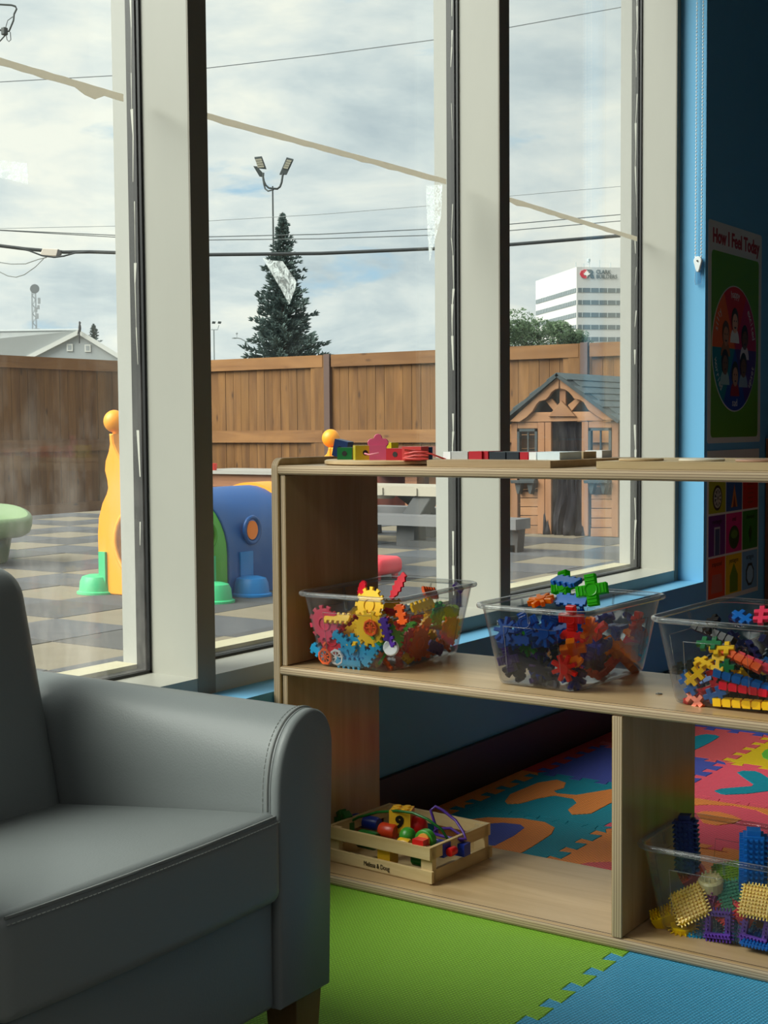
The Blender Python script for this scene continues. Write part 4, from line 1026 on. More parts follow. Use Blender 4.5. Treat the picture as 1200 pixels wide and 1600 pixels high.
for kd, c, px, py, wl_, d, nrm, sp, lab in [
    ('gear', 'yellow', 578, 982, 'f', .012, FN, 12, 'large yellow gear with an orange wheel in front of it in the gear bin'),
    ('gear', 'yellow', 578, 946, 'f', .040, (-1, .1, .2), 30, 'upper yellow gear just under the rim of the gear bin'),
    ('strip', 'yellow', 527, 966, 'f', .014, (-.8, 0, .6), 92, 'yellow toothed strip lying level at the upper left of the gear bin'),
    ('wheel', 'orange', 579, 981, 'f', .006, FN, 5, 'orange spoked wheel on the large yellow gear'),
    ('wheel', 'orange', 508, 1026, 'f', .006, FN, 20, 'orange spoked wheel at the lower left corner of the gear bin'),
    ('wheel', 'white', 526, 1027, 'f', .009, FN, 10, 'white spoked wheel beside the lower orange wheel'),
    ('button', 'white', 611, 1012, 'f', .008, (-1, -.3, 0), 0, 'white round button at the lower right of the gear bin front'),
    ('strip', 'blue', 538, 1003, 'f', .011, FN, 55, 'light blue toothed strip standing slanted in the gear bin'),
    ('gear', 'blue', 553, 1018, 'f', .016, FN, 0, 'light blue gear low in the middle of the gear bin'),
    ('strip', 'blue', 580, 1022, 'f', .010, FN, 140, 'light blue toothed strip leaning left beside the white button'),
    ('strip', 'blue', 545, 1036, 'f', .009, FN, 92, 'light blue toothed strip flat along the bottom of the gear bin'),
    ('short_strip', 'blue', 498, 1018, 'f', .010, FN, 60, 'short light blue strip in the lower left corner of the gear bin'),
    ('strip', 'purple', 605, 988, 'f', .010, FN, 15, 'purple toothed strip standing upright in the gear bin'),
    ('gear', 'pinkred', 508, 974, 'f', .016, FN, 40, 'pinkish red gear at the left end of the gear bin'),
    ('gear', 'red', 520, 998, 'f', .020, FN, 10, 'red gear behind the orange wheel in the gear bin'),
    ('leaf', 'red', 566, 919, 'f', .075, (-.6, .5, .6), 70, 'red toothed leaf sticking up at the back left of the gear bin'),
    ('leaf', 'red', 622, 916, 'f', .11, (-1, .2, .3), 155, 'red toothed leaf rising above the rim of the gear bin'),
    ('strip', 'yellow', 660, 946, 's', .012, (-.3, -1, .5), 100, 'yellow strip along the right wall of the gear bin'),
    ('small_gear', 'green', 684, 958, 's', .012, SN, 20, 'green small gear along the right wall of the gear bin'),
    ('leaf', 'lime', 700, 955, 's', .014, (-.2, -1, .4), 80, 'lime toothed leaf along the right wall of the gear bin'),
    ('gear', 'orange', 655, 1005, 's', .012, SN, 10, 'orange gear low on the right wall of the gear bin'),
    ('gear', 'orange', 703, 985, 's', .014, SN, 30, 'orange gear farther along the right wall of the gear bin'),
    ('strip', 'purple', 680, 1012, 's', .012, SN, 70, 'purple strip low on the right wall of the gear bin'),
    ('strip', 'orange', 672, 926, 's', .020, (.2, -1, .5), 80, 'orange strip high on the right wall of the gear bin'),
    ('short_strip', 'orange', 627, 960, 'f', .010, FN, 10, 'short orange strip by the right front corner of the gear bin'),
    ('small_gear', 'red', 640, 1000, 's', .016, SN, 50, 'red small gear by the right front corner of the gear bin'),
    ('strip', 'purple', 716, 918, 's', .018, (.3, -.6, .7), 90, 'purple strip at the far right corner of the gear bin')]:
    put(kd, mkp(c), wallp('gear', px, py, wl_, d), nrm, sp-90, lab, G)

# see-through connectors
JC = {'blue': (12, 80, 168), 'royal': (22, 60, 170), 'violet': (58, 26, 110), 'green': (60, 190, 30), 'red': (214, 34, 30), 'orange': (226, 130, 20), 'dark': (20, 20, 48)}
mkj = lambda c: jl(c, JC[c])
def col2(i, j, l, r):
    if l > .55: return r.choice(['blue', 'blue', 'blue', 'royal'] if j > .4 else ['blue', 'royal', 'orange', 'red'])
    return r.choice(['violet', 'dark', 'royal', 'dark'] if j > .3 else ['red', 'royal', 'orange', 'violet'])
heap('jelly', ['star', 'cross', 'plate'], col2, 60, 9, '%s see-through %s, %s, %s of the connector bin', 'loose toys in the connector bin', mkj, .092)
G = 'connector toys showing at the connector bin wall'
for kd, c, px, py, wl_, d, nrm, sp, lab in [
    ('star', 'orange', 882, 1044, 'f', .008, FN, 22, 'orange red eight armed star at the lower right of the connector bin front'),
    ('star', 'blue', 790, 985, 'f', .016, (-1, .2, .3), 0, 'blue star at the upper left of the connector bin front'),
    ('cross', 'blue', 822, 975, 'f', .02, (-1, -.2, .4), 30, 'blue cross under the front rim of the connector bin'),
    ('star', 'blue', 852, 990, 'f', .014, (-1, 0, .1), 10, 'blue star in the middle of the connector bin front'),
    ('plate', 'blue', 808, 1000, 'f', .012, (-1, 0, .2), 95, 'blue plate level in the connector bin front'),
    ('star', 'green', 822, 1005, 'f', .034, FN, 5, 'green star half buried in the blue connectors'),
    ('cross', 'violet', 796, 1030, 'f', .010, FN, 15, 'violet cross in the lower left of the connector bin front'),
    ('plate', 'dark', 820, 1032, 'f', .010, FN, 60, 'dark plate leaning in the lower middle of the connector bin front'),
    ('star', 'dark', 845, 1045, 'f', .012, FN, 0, 'dark star low beside the orange red star'),
    ('star', 'red', 995, 975, 's', .012, SN, 10, 'red star high on the right wall of the connector bin'),
    ('cross', 'red', 1000, 1000, 's', .012, SN, 40, 'red cross lower on the right wall of the connector bin'),
    ('block', 'orange', 985, 1020, 's', .012, SN, 0, 'orange block at the far end of the right wall of the connector bin'),
    ('star', 'orange', 920, 985, 's', .012, SN, 20, 'orange star near the front right corner of the connector bin'),
    ('plate', 'royal', 945, 1010, 's', .012, SN, 100, 'royal blue plate along the right wall of the connector bin'),
    ('cross', 'red', 893, 966, 'f', .02, FN, 0, 'red cross under the rim near the front right corner of the connector bin'),
    ('star', 'orange', 845, 938, 'f', .08, (-.3, .1, 1), 10, 'amber star lying above the rim level of the connector bin')]:
    put(kd, mkj('red' if lab.startswith('orange red') else c), wallp('jelly', px, py, wl_, d), nrm, sp-90, lab, G)
mk_o = tp('signal', (226, 70, 40))
G = 'connector toys standing above the connector bin rim'
put('cross', mkj('green'), on_x(925, 922, 2.06), (-.95, -.15, .25), 12, 'bright green see-through cross standing up out of the connector bin', G, 1.25)
put('cross', mkj('green'), on_x(882, 915, 2.15), (-.9, .3, .3), 20, 'second bright green cross behind the tilted blue plate', G, 1.25)
put('plate', tp('deepblue', TC['deepblue']), on_x(885, 908, 2.09), (-.35, .15, .93), 6-8, 'solid dark blue plate laid across the green crosses', G, 1.3)
put('plate', tp('deepblue', TC['deepblue']), on_x(893, 938, 2.08), (-.8, 0, .6), 0, 'dark blue plate below the green crosses at the rim', G, 1.2)

# plus shaped pieces
def col3(i, j, l, r): return r.choice(['deepblue', 'black', 'navy', 'black'] if l > .5 else ['deepblue', 'red', 'yellow', 'black', 'deepblue'])
heap('plus', ['plus', 'plus', 'chain_bar'], col3, 40, 12, '%s toy %s, %s, %s of the plus bin', 'loose toys in the plus bin', mkp, .075, zfun=.45)
G = 'plus pieces showing at the plus bin front'
for kd, c, px, py, wl_, d, nrm, sp, lab in [
    ('plus', 'yellow', 1086, 1056, 'f', .010, FN, 132, 'yellow double plus piece leaning at the left of the plus bin'),
    ('plus', 'yellow', 1100, 1036, 'f', .026, (-.4, .1, .9), 70, 'yellow plus piece lying flat above the leaning yellow one'),
    ('plus', 'black', 1070, 1042, 'f', .022, (-.5, .1, .9), 120, 'black plus piece lying flat at the left of the plus bin'),
    ('plus', 'deepblue', 1118, 1085, 'f', .008, FN, 110, 'deep blue double plus piece low in the plus bin front'),
    ('chain_bar', 'deepblue', 1160, 1063, 'f', .010, FN, 78, 'deep blue knobbly bar in the middle of the plus bin front'),
    ('chain_bar', 'yellow', 1160, 1099, 'f', .006, FN, 92, 'yellow knobbly bar along the bottom of the plus bin front'),
    ('chain_bar', 'red', 1170, 1077, 'f', .008, FN, 86, 'red knobbly bar low in the plus bin front'),
    ('chain_bar', 'orange', 1150, 1027, 'f', .020, (-.8, 0, .6), 68, 'orange knobbly bar slanting down in the plus bin'),
    ('chain_bar', 'red', 1192, 1042, 'f', .020, (-.8, 0, .6), 70, 'red knobbly bar continuing the orange one in the plus bin'),
    ('plus', 'darkgreen', 1108, 1006, 'f', .024, (-.7, 0, .7), 95, 'dark green plus piece at the top left end of the slanting bar'),
    ('plus', 'yellow', 1128, 1014, 'f', .022, (-.7, 0, .7), 100, 'yellow plus piece between the green and the orange pieces'),
    ('plus', 'red', 1118, 1057, 'f', .022, FN, 20, 'red plus piece behind the leaning yellow one'),
    ('plus', 'orange', 1086, 1092, 'f', .012, (-.8, .2, .3), 60, 'orange red plus piece at the bottom left of the plus bin'),
    ('plus', 'deepblue', 1076, 1068, 'f', .014, FN, 30, 'deep blue plus piece in the left corner of the plus bin'),
    ('plus', 'darkgreen', 1137, 1049, 'f', .012, FN, 0, 'dark green plus piece behind the deep blue bar'),
    ('plus', 'yellow', 1123, 1036, 'f', .016, (-1, .3, .2), 0, 'small yellow plus piece standing on edge in the plus bin'),
    ('plus', 'deepblue', 1160, 965, 'f', .10, (-.6, 0, .8), 60, 'deep blue plus piece high at the back of the plus bin'),
    ('plus', 'black', 1112, 975, 'f', .08, (-.6, .3, .8), 20, 'black plus piece high at the back left of the plus bin'),
    ('plus', 'pinkred', 1190, 962, 'f', .10, (-.6, 0, .8), 10, 'pinkish red plus piece at the back of the plus bin'),
    ('chain_bar', 'black', 1115, 990, 'f', .07, (-.8, .3, .5), 80, 'black knobbly bar behind the slanting bars')]:
    put(kd, mkp(c), wallp('plus', px, py, wl_, d), nrm, sp-90, lab, G)

# bristle blocks
def zb(x, y): return (960+x/5, 1220+y/5)
G = 'bristle toys in the lower bin'
for kd, c, zx, zy, d, nrm, sp, lab, sc in [
    ('bristle_plate', 'brush yellow', 590, 965, .022, (-.80, .12, .58), 38, 'big yellow bristle plate leaning in the lower bin', 1.0),
    ('bristle_brick', 'brush yellow', 400, 1070, .020, (-.55, .3, .8), 50, 'yellow bristle brick lying under the big yellow plate', .95),
    ('bristle_disc', 'brush yellow', 540, 1135, .018, (-.35, 0, .94), 0, 'yellow bristle ring on the floor of the lower bin', 1.0),
    ('bristle_cap', 'cream', 755, 810, .06, (-.25, 0, .97), 0, 'cream bristle cap standing in the middle of the lower bin', 1.0),
    ('bristle_plate', 'brush yellow', 1110, 940, .020, (-.85, .05, .5), 2, 'yellow bristle plate standing upright at the right of the lower bin', .9),
    ('bristle_frame', 'purple', 815, 1125, .010, (-.93, .1, .3), 8, 'purple bristle frame with an open middle in the lower bin', 1.0),
    ('bristle_frame', 'purple', 1105, 1150, .010, (-.93, 0, .3), -4, 'second purple bristle frame with a blue block behind it', 1.0),
    ('bristle_plate', 'blue', 975, 1160, .024, (-.9, 0, .4), 0, 'light blue bristle plate between the two purple frames', .8),
    ('bristle_tower', 'navy', 565, 500, .085, (0, .06, 1), 12, 'dark purple bristle tower standing against the far wall of the lower bin', 1.05),
    ('bristle_tower', 'deepblue', 1085, 640, .06, (-.05, -.02, 1), 0, 'tall blue bristle tower standing up out of the lower bin', 1.15),
    ('bristle_frame', 'coral', 880, 1005, .04, (-.5, 0, .86), 60, 'coral bristle frame lying flat behind the purple frame', 1.0),
    ('bristle_plate', 'mint', 930, 900, .06, (-.85, -.2, .5), 20, 'dull green bristle plate behind the cream cap', .9),
    ('bristle_plate', 'lime', 900, 730, .11, (-.5, 0, .8), 25, 'olive bristle plate at the back of the lower bin', .9),
    ('bristle_brick', 'orange', 620, 740, .09, (-.7, .2, .6), 50, 'orange bristle brick at the back left of the lower bin', .95),
    ('bristle_brick', 'magenta', 760, 905, .055, (-.7, .1, .7), 95, 'magenta bristle brick below the cream cap', 1.0),
    ('bristle_brick', 'coral', 1040, 1040, .03, (-.6, 0, .8), 80, 'coral bristle brick in front of the yellow upright plate', .8),
    ('bristle_plate', 'deepblue', 1150, 1240, .012, (-.2, 0, .97), 0, 'blue bristle plate flat on the floor at the right of the lower bin', .9),
    ('bristle_plate', 'blue', 700, 1160, .03, (-.2, 0, .97), 20, 'blue bristle plate flat on the floor behind the first purple frame', .9)]:
    px, py = zb(zx, zy); put(kd, mkp(c), wallp('bristle', px, py, 'f', d), nrm, sp, lab, G, sc)

BT = BINS['bristle'][0].matrix_basis
for x, y, z, kd, c, nrm, sp, lab in [(-.03, -.07, .016, 'bristle_plate', 'brush yellow', (.1, 0, 1), 10, 'yellow bristle plate flat at the right end of the lower bin'), (.04, -.06, .018, 'bristle_brick', 'mint', (0, .1, 1), 30, 'dull green bristle brick at the right back of the lower bin'),
        (.03, .0, .018, 'bristle_plate', 'coral', (.1, .1, 1), 50, 'coral bristle plate on the floor at the back of the lower bin'), (.0, -.075, .04, 'bristle_brick', 'orange', (.2, -.1, 1), 70, 'orange bristle brick on top at the right end of the lower bin'), (.05, .06, .018, 'bristle_plate', 'magenta', (0, 0, 1), 15, 'magenta bristle plate on the floor at the back left of the lower bin')]:
    put(kd, mkp(c), BT @ Vector((x, y, z)), nrm, sp, lab, G, .9)

# ------------------------------------------------------------------ wooden crate of lacing beads on the bottom shelf
CR_ = thing('toy_crate', 'shallow slatted pine crate of lacing beads on the bottom shelf', 'crate', (2.105, 1.395, .0187), rotz=radians(-3))
w_pine = wood('pine slat', hexc(206, 184, 138), hexc(184, 156, 108), 'Y', 24, fine=12); w_pineX = wood('pine slat X', hexc(206, 184, 138), hexc(184, 156, 108), 'X', 24, fine=12)
cw, cl_, th = .118, .097, .007     # half width (Y), half depth (X), slat thickness
def slat(nm, a, mat): return obj(nm, bevel(box(BM(), *a), .0008), mat, CR_, local=True)
for z0, z1, e in ((.003, .024, .004), (.044, .066, 0)):
    for s in (-1, 1):
        x = s*cl_; slat('slat', (min(x, x-s*th), max(x, x-s*th), -cw-e, cw+e, z0, z1), w_pine)
        y = s*cw; slat('slat', (-cl_+th, cl_-th, min(y, y-s*th), max(y, y-s*th), z0, z1), w_pineX)
for sx in (-1, 1):
    for sy in (-1, 1):
        x, y = sx*(cl_-th-.006), sy*(cw-.012); slat('corner_post', (x-.006, x+.006, y-.012, y+.012, .003, .064), M('pine post', hexc(200, 176, 130), rough=.5))
slat('crate_floor', (-cl_+.002, cl_-.002, -cw+.002, cw-.002, 0, .0035), w_pine)
text('Melissa & Doug', .0125, CR_, m_ink, CR_.matrix_basis @ Vector((-cl_-.0008, .0, .0125)), CR_.matrix_basis.to_3x3() @ Vector((0, -1, 0)), (0, 0, 1), ext=.0002, sx=.75)
def cz(px, py, dx, dz=None):
    """point at depth dx behind the crate's front slat"""
    x = CR_.matrix_basis.translation.x-cl_+dx; return on_x(px, py, x)
GB = 'lacing beads in the pine crate'
cbx = thing('number_block', 'yellow and orange number block with a black nine standing in the crate', 'block', cz(628, 1288, .085)-Vector((0, 0, .012)), rotz=radians(22), group=GB)
mY, mO = pt('block yellow', (232, 178, 40)), pt('block orange', (236, 112, 34))
b = box(BM(), -.02, .02, -.02, .02, 0, .042); bevel(b, .0015)
for f in b.faces:
    f.normal_update(); f.material_index = 1 if (f.normal.y < -.5) else 0
obj('block', b, [mY, mO], cbx, local=True)
text('9', .03, cbx, m_ink, cbx.matrix_basis @ Vector((-.0205, .0, .021)), cbx.matrix_basis.to_3x3() @ Vector((0, -1, 0)), (0, 0, 1), ext=.0003, offset=.0016)
for k in range(4): obj('peg', lathe(BM(), [(.0065, 0), (.0065, .003)], (-.009+.018*(k % 2), -.009+.018*(k//2), .042), 10), mY, cbx, local=True)
def bead(name, label, px, py, dx, bmf, mat, z=None):
    p = cz(px, py, dx); t = BM(); bmf(t, p); return tag(obj(name, t, mat, smooth=45), label, 'bead', GB)
ball = lambda r: (lambda t, p: lathe(t, [(r*sin(pi*i/8)+1e-6, -r*cos(pi*i/8)) for i in range(9)], p, 16))
cyl = lambda r, h, ax: (lambda t, p: lathe(t, [(r*.85, -h), (r, -h*.8), (r, h*.8), (r*.85, h)], p, 18, ax=ax))
cube_ = lambda s: (lambda t, p: bevel(box(t, p.x-s, p.x+s, p.y-s, p.y+s, p.z-s, p.z+s), .002))
bead('bead', 'large round red bead in the middle of the crate', 652, 1291, .10, ball(.020), pt('bead red', (200, 24, 22)))
bead('bead', 'flat green bead with a tan face at the front of the crate', 665, 1312, .030, cyl(.019, .008, 'X'), pt('bead green', (56, 140, 42)))
bead('bead', 'tan disc on the green bead', 662, 1313, .0195, cyl(.0125, .002, 'X'), pt('bead tan', (214, 150, 60)))
bead('bead', 'glossy red cube bead right at the front slat', 658, 1320, .024-.013, cube_(.0115), pt('bead red', (200, 24, 22)))
bead('bead', 'red and orange cylinder bead lying left of the round bead', 607, 1298, .06, cyl(.014, .017, 'Y'), pt('bead rust', (196, 56, 24)))
bead('bead', 'dark green star shaped bead in the left corner of the crate', 538, 1287, .08, lambda t, p: prism(t, star_pts(.026, 6, .6), -.008, .008, (p, Vector((.4, .9, 0)).normalized(), Vector((0, 0, 1)), Vector((-.9, .4, 0)).normalized()), ch=.001), pt('bead leaf', (16, 92, 30)))
bead('bead', 'long blue bead lying in the back left of the crate', 572, 1284, .115, cyl(.013, .03, 'Y'), pt('bead blue', (22, 50, 150)))
bead('bead', 'dark green bead behind the front slat at the left', 575, 1312, .035, cyl(.017, .02, 'Y'), pt('bead leaf', (16, 92, 30)))
bead('bead', 'olive green bead beside the flat green bead', 637, 1306, .05, ball(.016), pt('bead green', (56, 140, 42)))
bead('bead', 'small yellow bead at the front of the crate', 632, 1318, .022, cyl(.010, .012, 'Y'), pt('bead gold', (214, 168, 30)))
bead('bead', 'yellow cube bead seen through the gap between the front slats', 606, 1337, .024, cube_(.0135), pt('bead gold', (214, 168, 30)))
bead('bead', 'navy cube bead at the right front corner of the crate', 690, 1326, .045, cube_(.012), pt('bead blue', (22, 50, 150)))
bead('bead', 'blue and red patterned bead along the right side of the crate', 722, 1326, .09, cube_(.011), pt('bead blue', (22, 50, 150)))
bead('bead', 'red bead in the right side gap of the crate', 706, 1330, .05, cyl(.008, .01, 'X'), pt('bead red', (200, 24, 22)))
bead('bead', 'dark green bead by the seam of the front slats', 655, 1343, .026, cyl(.012, .012, 'Y'), pt('bead leaf', (16, 92, 30)))
g = BM(); pts = [cz(540, 1288, .08), cz(560, 1277, .075), cz(590, 1269, .07), cz(620, 1267, .062), cz(645, 1270, .058), cz(668, 1280, .055), cz(690, 1296, .06), cz(700, 1312, .07)]
tag(obj('green_cord', tube(g, pts, .0026, 8), pt('bead leaf', (16, 92, 30)), smooth=60), 'dark green lacing cord arching over the crate', 'cord')
g = BM()
tube(g, [cz(*p) for p in [(684, 1305, .10), (679, 1285, .10), (673, 1266, .10), (680, 1260, .105), (692, 1266, .11), (712, 1282, .11), (724, 1300, .10), (728, 1311, .09), (712, 1311, .08), (690, 1306, .08), (676, 1302, .09), (682, 1295, .10), (704, 1294, .11), (722, 1306, .11)]], .0027, 8)
tube(g, [cz(*p) for p in [(676, 1302, .085), (680, 1312, .08), (700, 1316, .08), (724, 1312, .09)]], .0027, 8)
tag(obj('purple_cord', g, pt('lace purple', (76, 40, 140)), smooth=60), 'purple lacing cord looped at the right side of the crate', 'cord')

# ------------------------------------------------------------------ armchair
m_lea = M('grey leather', hexc(130, 136, 136), rough=.40, spec=.45, bump=.12, bscale=420)
m_seam = M('grey seam', hexc(132, 136, 134), rough=.5); m_thread = M('pale thread', hexc(168, 172, 170), rough=.7)
w_leg = wood('chair leg wood', hexc(150, 120, 70), hexc(120, 92, 50), 'Z', 16)
ac = thing('armchair', 'small grey leather armchair with its back to the window', 'armchair', (1.075, 1.3, FZ0))
AF = 1.040
def arm_profile():
    q = [on_y(px, py, AF) for px, py in [(438, 1500), (430, 1270), (430, 1225), (435, 1185), (443, 1155), (455, 1130), (470, 1113), (485, 1105), (498, 1108), (509, 1120), (515, 1142), (516, 1170), (514, 1300), (512, 1540)]]
    return [(p.x, p.z) for p in q]
AP = arm_profile(); zb_ = .112; xin = AP[1][0]; xout = AP[-1][0]
AP = [(xin+.002, zb_)]+AP[1:-1]+[(xout, zb_)]
XMID = .5*(.845+xin)                       # chair centre line
def smooth_poly(p, it=2):
    for _ in range(it):
        o = [p[0]]
        for i in range(1, len(p)): o += [tuple(.75*a+.25*b for a, b in zip(p[i-1], p[i])), tuple(.25*a+.75*b for a, b in zip(p[i-1], p[i]))]
        o.append(p[-1]); p = o
    return p
AS = [AP[0]]+smooth_poly(AP[1:-1])+[AP[-1]]
for mir in (False, True):
    pr = [(2*XMID-x, z) for x, z in AS] if mir else AS
    a = obj('arm', prism(BM(), pr, 0, -.515, fr_y(AF+.012), ch=.004), m_lea, ac, smooth=35)
    fpr = offset_poly(pr if area2(pr) > 0 else pr[::-1], .0005)
    obj('arm_front', prism(BM(), fpr, -.012, .006, fr_y(AF), ch=.004), m_lea, a, smooth=50)
    k0, k1 = 1, len(AS)-2
    seam = [Vector((x, AF+.0125, z)) for x, z in pr[k0:k1]]
    obj('piping', tube(BM(), seam, .0022, 6), m_seam, a, smooth=60)
    st = BM(); acc = 0
    for i in range(len(seam)-1):
        p, q = seam[i], seam[i+1]; L_ = (q-p).length; tdir = (q-p).normalized(); t = 0
        nrm = Vector((tdir.z, 0, -tdir.x))*(-1 if not mir else 1)
        while t < L_:
            c = p+tdir*t+Vector((0, .007, 0)); tube(st, [c-tdir*.0018, c+tdir*.0018], .0009, 4); t += .0055
    so = obj('stitching', st, m_thread, a, kind='stuff')
def seat_fn(x, y, z):
    u = (x-XMID)/((xin-.845)/2); v = (y-1.03)/.39
    top = max(0, (z-.25)/.111)
    dz = -.046*min(1, max(0, v))*top + .012*top*(1-u*u)*max(0, 1-(2*v-1)**2)
    yy = y-.007*(1-u*u)*max(0, 1-v*3) if v < .34 else y
    return (x, yy, z+dz)
se = obj('seat_cushion', rbox(BM(), .8465, xin-.001, 1.026, 1.46, .25, .361, .017, 10, seat_fn), m_lea, ac, smooth=60)
sp = [Vector(seat_fn(x, 1.0305, .3562)) for x in [.857+(xin-.012-.857)*i/14 for i in range(15)]]
obj('piping', tube(BM(), sp, .0020, 6), m_seam, se, smooth=60)
st = BM()
for i in range(70):
    x = .857+(xin-.012-.857)*i/69; p = Vector(seat_fn(x, 1.0255, .351)); tube(st, [p-Vector((.0018, 0, 0)), p+Vector((.0018, 0, 0))], .0007, 4)
obj('stitching', st, m_thread, se, kind='stuff')
obj('front_rail', rbox(BM(), .843, xin+.003, 1.046, 1.55, zb_, .2505, .008, 3), m_lea, ac, smooth=60)
def back_fn(x, y, z):
    t = max(0, (z-.26)/.38); u = (x-XMID)/((xin-.845)/2)
    return (x, y+.085*t-.012*(1-u*u)*sin(pi*min(1, t))*(1 if y < 1.45 else 0), z)
bk = obj('backrest', rbox(BM(), .838, xin+.004, 1.385, 1.49, .26, .637, .042, 9, back_fn), m_lea, ac, smooth=60)
obj('back_panel', rbox(BM(), .80, xin+.05, 1.52, 1.565, zb_, .46, .012, 3), m_lea, ac, smooth=60)
e = [Vector(back_fn(xin+.0035, 1.43, z)) for z in [.30+.30*i/12 for i in range(13)]]
obj('piping', tube(BM(), e, .0018, 6), m_seam, bk, smooth=60)
lx = on_y(462, 1560, 1.055).x
for sx in (0, 1):
    for y in (1.075, 1.50):
        x0 = lx if sx == 0 else 2*XMID-lx
        b = BM(); t_, w_ = .026, .019; x0 = x0+(.02 if sx == 0 else -.02)
        for z, w in ((zb_+.002, t_), (FZ0, w_)):
            pass
        v = [b.verts.new((x0+dx*w, y+dy*w, z)) for z, w in ((FZ0, w_), (zb_+.004, t_)) for dx, dy in ((-1, -1), (1, -1), (1, 1), (-1, 1))]
        for f in ((3, 2, 1, 0), (4, 5, 6, 7), (0, 1, 5, 4), (1, 2, 6, 5), (2, 3, 7, 6), (3, 0, 4, 7)): b.faces.new([v[i] for i in f])
        obj('leg', bevel(b, .002), w_leg, ac)

# ------------------------------------------------------------------ outside: ground, pavers, fence
GZ = -.08
m_soil = M('gravel soil', hexc(120, 112, 100), rough=.95, var=.25, vscale=6)
gr = struct('ground'); 
obj('terrain', box(BM(), -900, 900, 11.45, 1400, -1.0, -.33), m_soil, gr)
obj('terrain', box(BM(), 11.6, 900, -400, 11.45, -1.0, -.33), m_soil, gr)
obj('tile_bed', box(BM(), -4, 11.6, 1.96, 11.45, -.6, GZ-.012), M('tile bed', hexc(70, 68, 66), rough=.95), gr)
obj('foundation', box(BM(), -4, 11.6, 1.90, 1.96, -.6, GZ-.02), M('concrete', hexc(150, 146, 138), rough=.9), gr)
tcol = [M('paver charcoal', hexc(62, 62, 64), rough=.85, var=.10, vscale=9, bump=.4, bscale=150), M('paver tan', hexc(114, 105, 88), rough=.85, var=.08, vscale=9, bump=.4, bscale=150), M('paver slate', hexc(70, 72, 77), rough=.85, var=.10, vscale=9, bump=.4, bscale=150)]
TX, TY, TPX, TPY = 4.03, 4.49, .5, .53
mesh_t = []
for m in tcol:
    b = bevel(box(BM(), .003, TPX-.003, .003, TPY-.003, -.03, 0), .006); me = bpy.data.meshes.new('rubber_tile'); b.to_mesh(me); b.free(); me.materials.append(m); mesh_t.append(me)
tiles = []
for i in range(-4, 15):
    for j in range(-5, 13):
        x, y = TX+i*TPX, TY+j*TPY
        if y < 1.97 or y+TPY > 11.5 or x+TPX > 11.6: continue
        c = on_z  # keep
        tiles.append(((x*x+y*y), i, j, x, y))
tiles.sort(); rnd = random.Random(3); rest = BM()
for k, (d, i, j, x, y) in enumerate(tiles):
    m = 1 if (i+j) % 3 == 1 else (0 if (i+j) % 3 == 2 else 2)
    if k < 300:
        o = bpy.data.objects.new('rubber_tile', mesh_t[m]); COL.objects.link(o); o.parent = gr; o.location = (x, y, GZ+rnd.uniform(-.002, .002))
    else: box(rest, x+.003, x+TPX-.003, y+.003, y+TPY-.003, GZ-.03, GZ, m)
if len(rest.verts): obj('rubber_tiles', rest, tcol, gr, kind='stuff')
else: rest.free()

w_fence = wood('fence cedar', hexc(126, 88, 46), hexc(94, 61, 29), 'Z', 7, rough=.75, fine=9, knots=True)
w_rail = wood('fence rail', hexc(138, 98, 58), hexc(110, 74, 41), 'Y', 6, rough=.75, fine=8, knots=True); w_railX = wood('fence rail X', hexc(138, 98, 58), hexc(110, 74, 41), 'X', 6, rough=.75, fine=8, knots=True)
m_post = M('brown steel post', hexc(84, 62, 54), rough=.6)
FXF, FYF = 14.3, 14.1
rnd = random.Random(8)
def fence(name, label, axis, a0, a1, posts, top, mid, low):
    t = thing(name, label, 'fence', ((FXF, (a0+a1)/2, -.33) if axis == 'Y' else ((a0+a1)/2, FYF, -.33)))
    def bx(nm, s0, s1, d0, d1, z0, z1, mat):
        # s along the fence, d towards the viewer (0 = board face)
        if axis == 'Y': b = box(BM(), FXF-d1, FXF-d0, s0, s1, z0, z1)
        else: b = box(BM(), s0, s1, FYF-d1, FYF-d0, z0, z1)
        return obj(nm, b, mat, t)
    s = a0
    while s < a1-.02:
        w = .136+rnd.uniform(-.004, .006); e = min(a1, s+w)
        dd = rnd.uniform(-.004, .004)
        bx('board', s+.0025, e-.0025, dd-.02, dd, low, top-.03, w_fence); s = e
    mr = w_rail if axis == 'Y' else w_railX
    cuts = [a0]+[p for p in posts if a0 < p < a1]+[a1]
    for p, q in zip(cuts[:-1], cuts[1:]):
        off = .07
        bx('rail', p+(off if p in posts else 0), q-(off if q in posts else 0), .006, .045, top-.155, top, mr)
        bx('rail', p+(off if p in posts else 0), q-(off if q in posts else 0), .006, .045, mid-.08, mid+.08, mr)
        bx('rail', p+(off if p in posts else 0), q-(off if q in posts else 0), .006, .045, low+.02, low+.17, mr)
    for p in posts:
        bx('post', p-.045, p+.045, .0, .05, low, top+.01, m_post)
        bx('post_trim', p+.05, p+.20, .007, .04, low, top, w_fence)
        bx('post_trim', p+.20, p+.27, .007, .03, low, top-.15, w_fence)
    return t
fence('wooden_fence', 'tall brown board fence facing the window behind the playhouse and picnic table', 'Y', 3.0, 14.1, [7.02, 10.66], 1.763, .72, -.33)
fence('wooden_fence', 'brown board fence at the left behind the yellow caterpillar head', 'X', 8.6, 14.25, [], 1.790, .62, -.33)

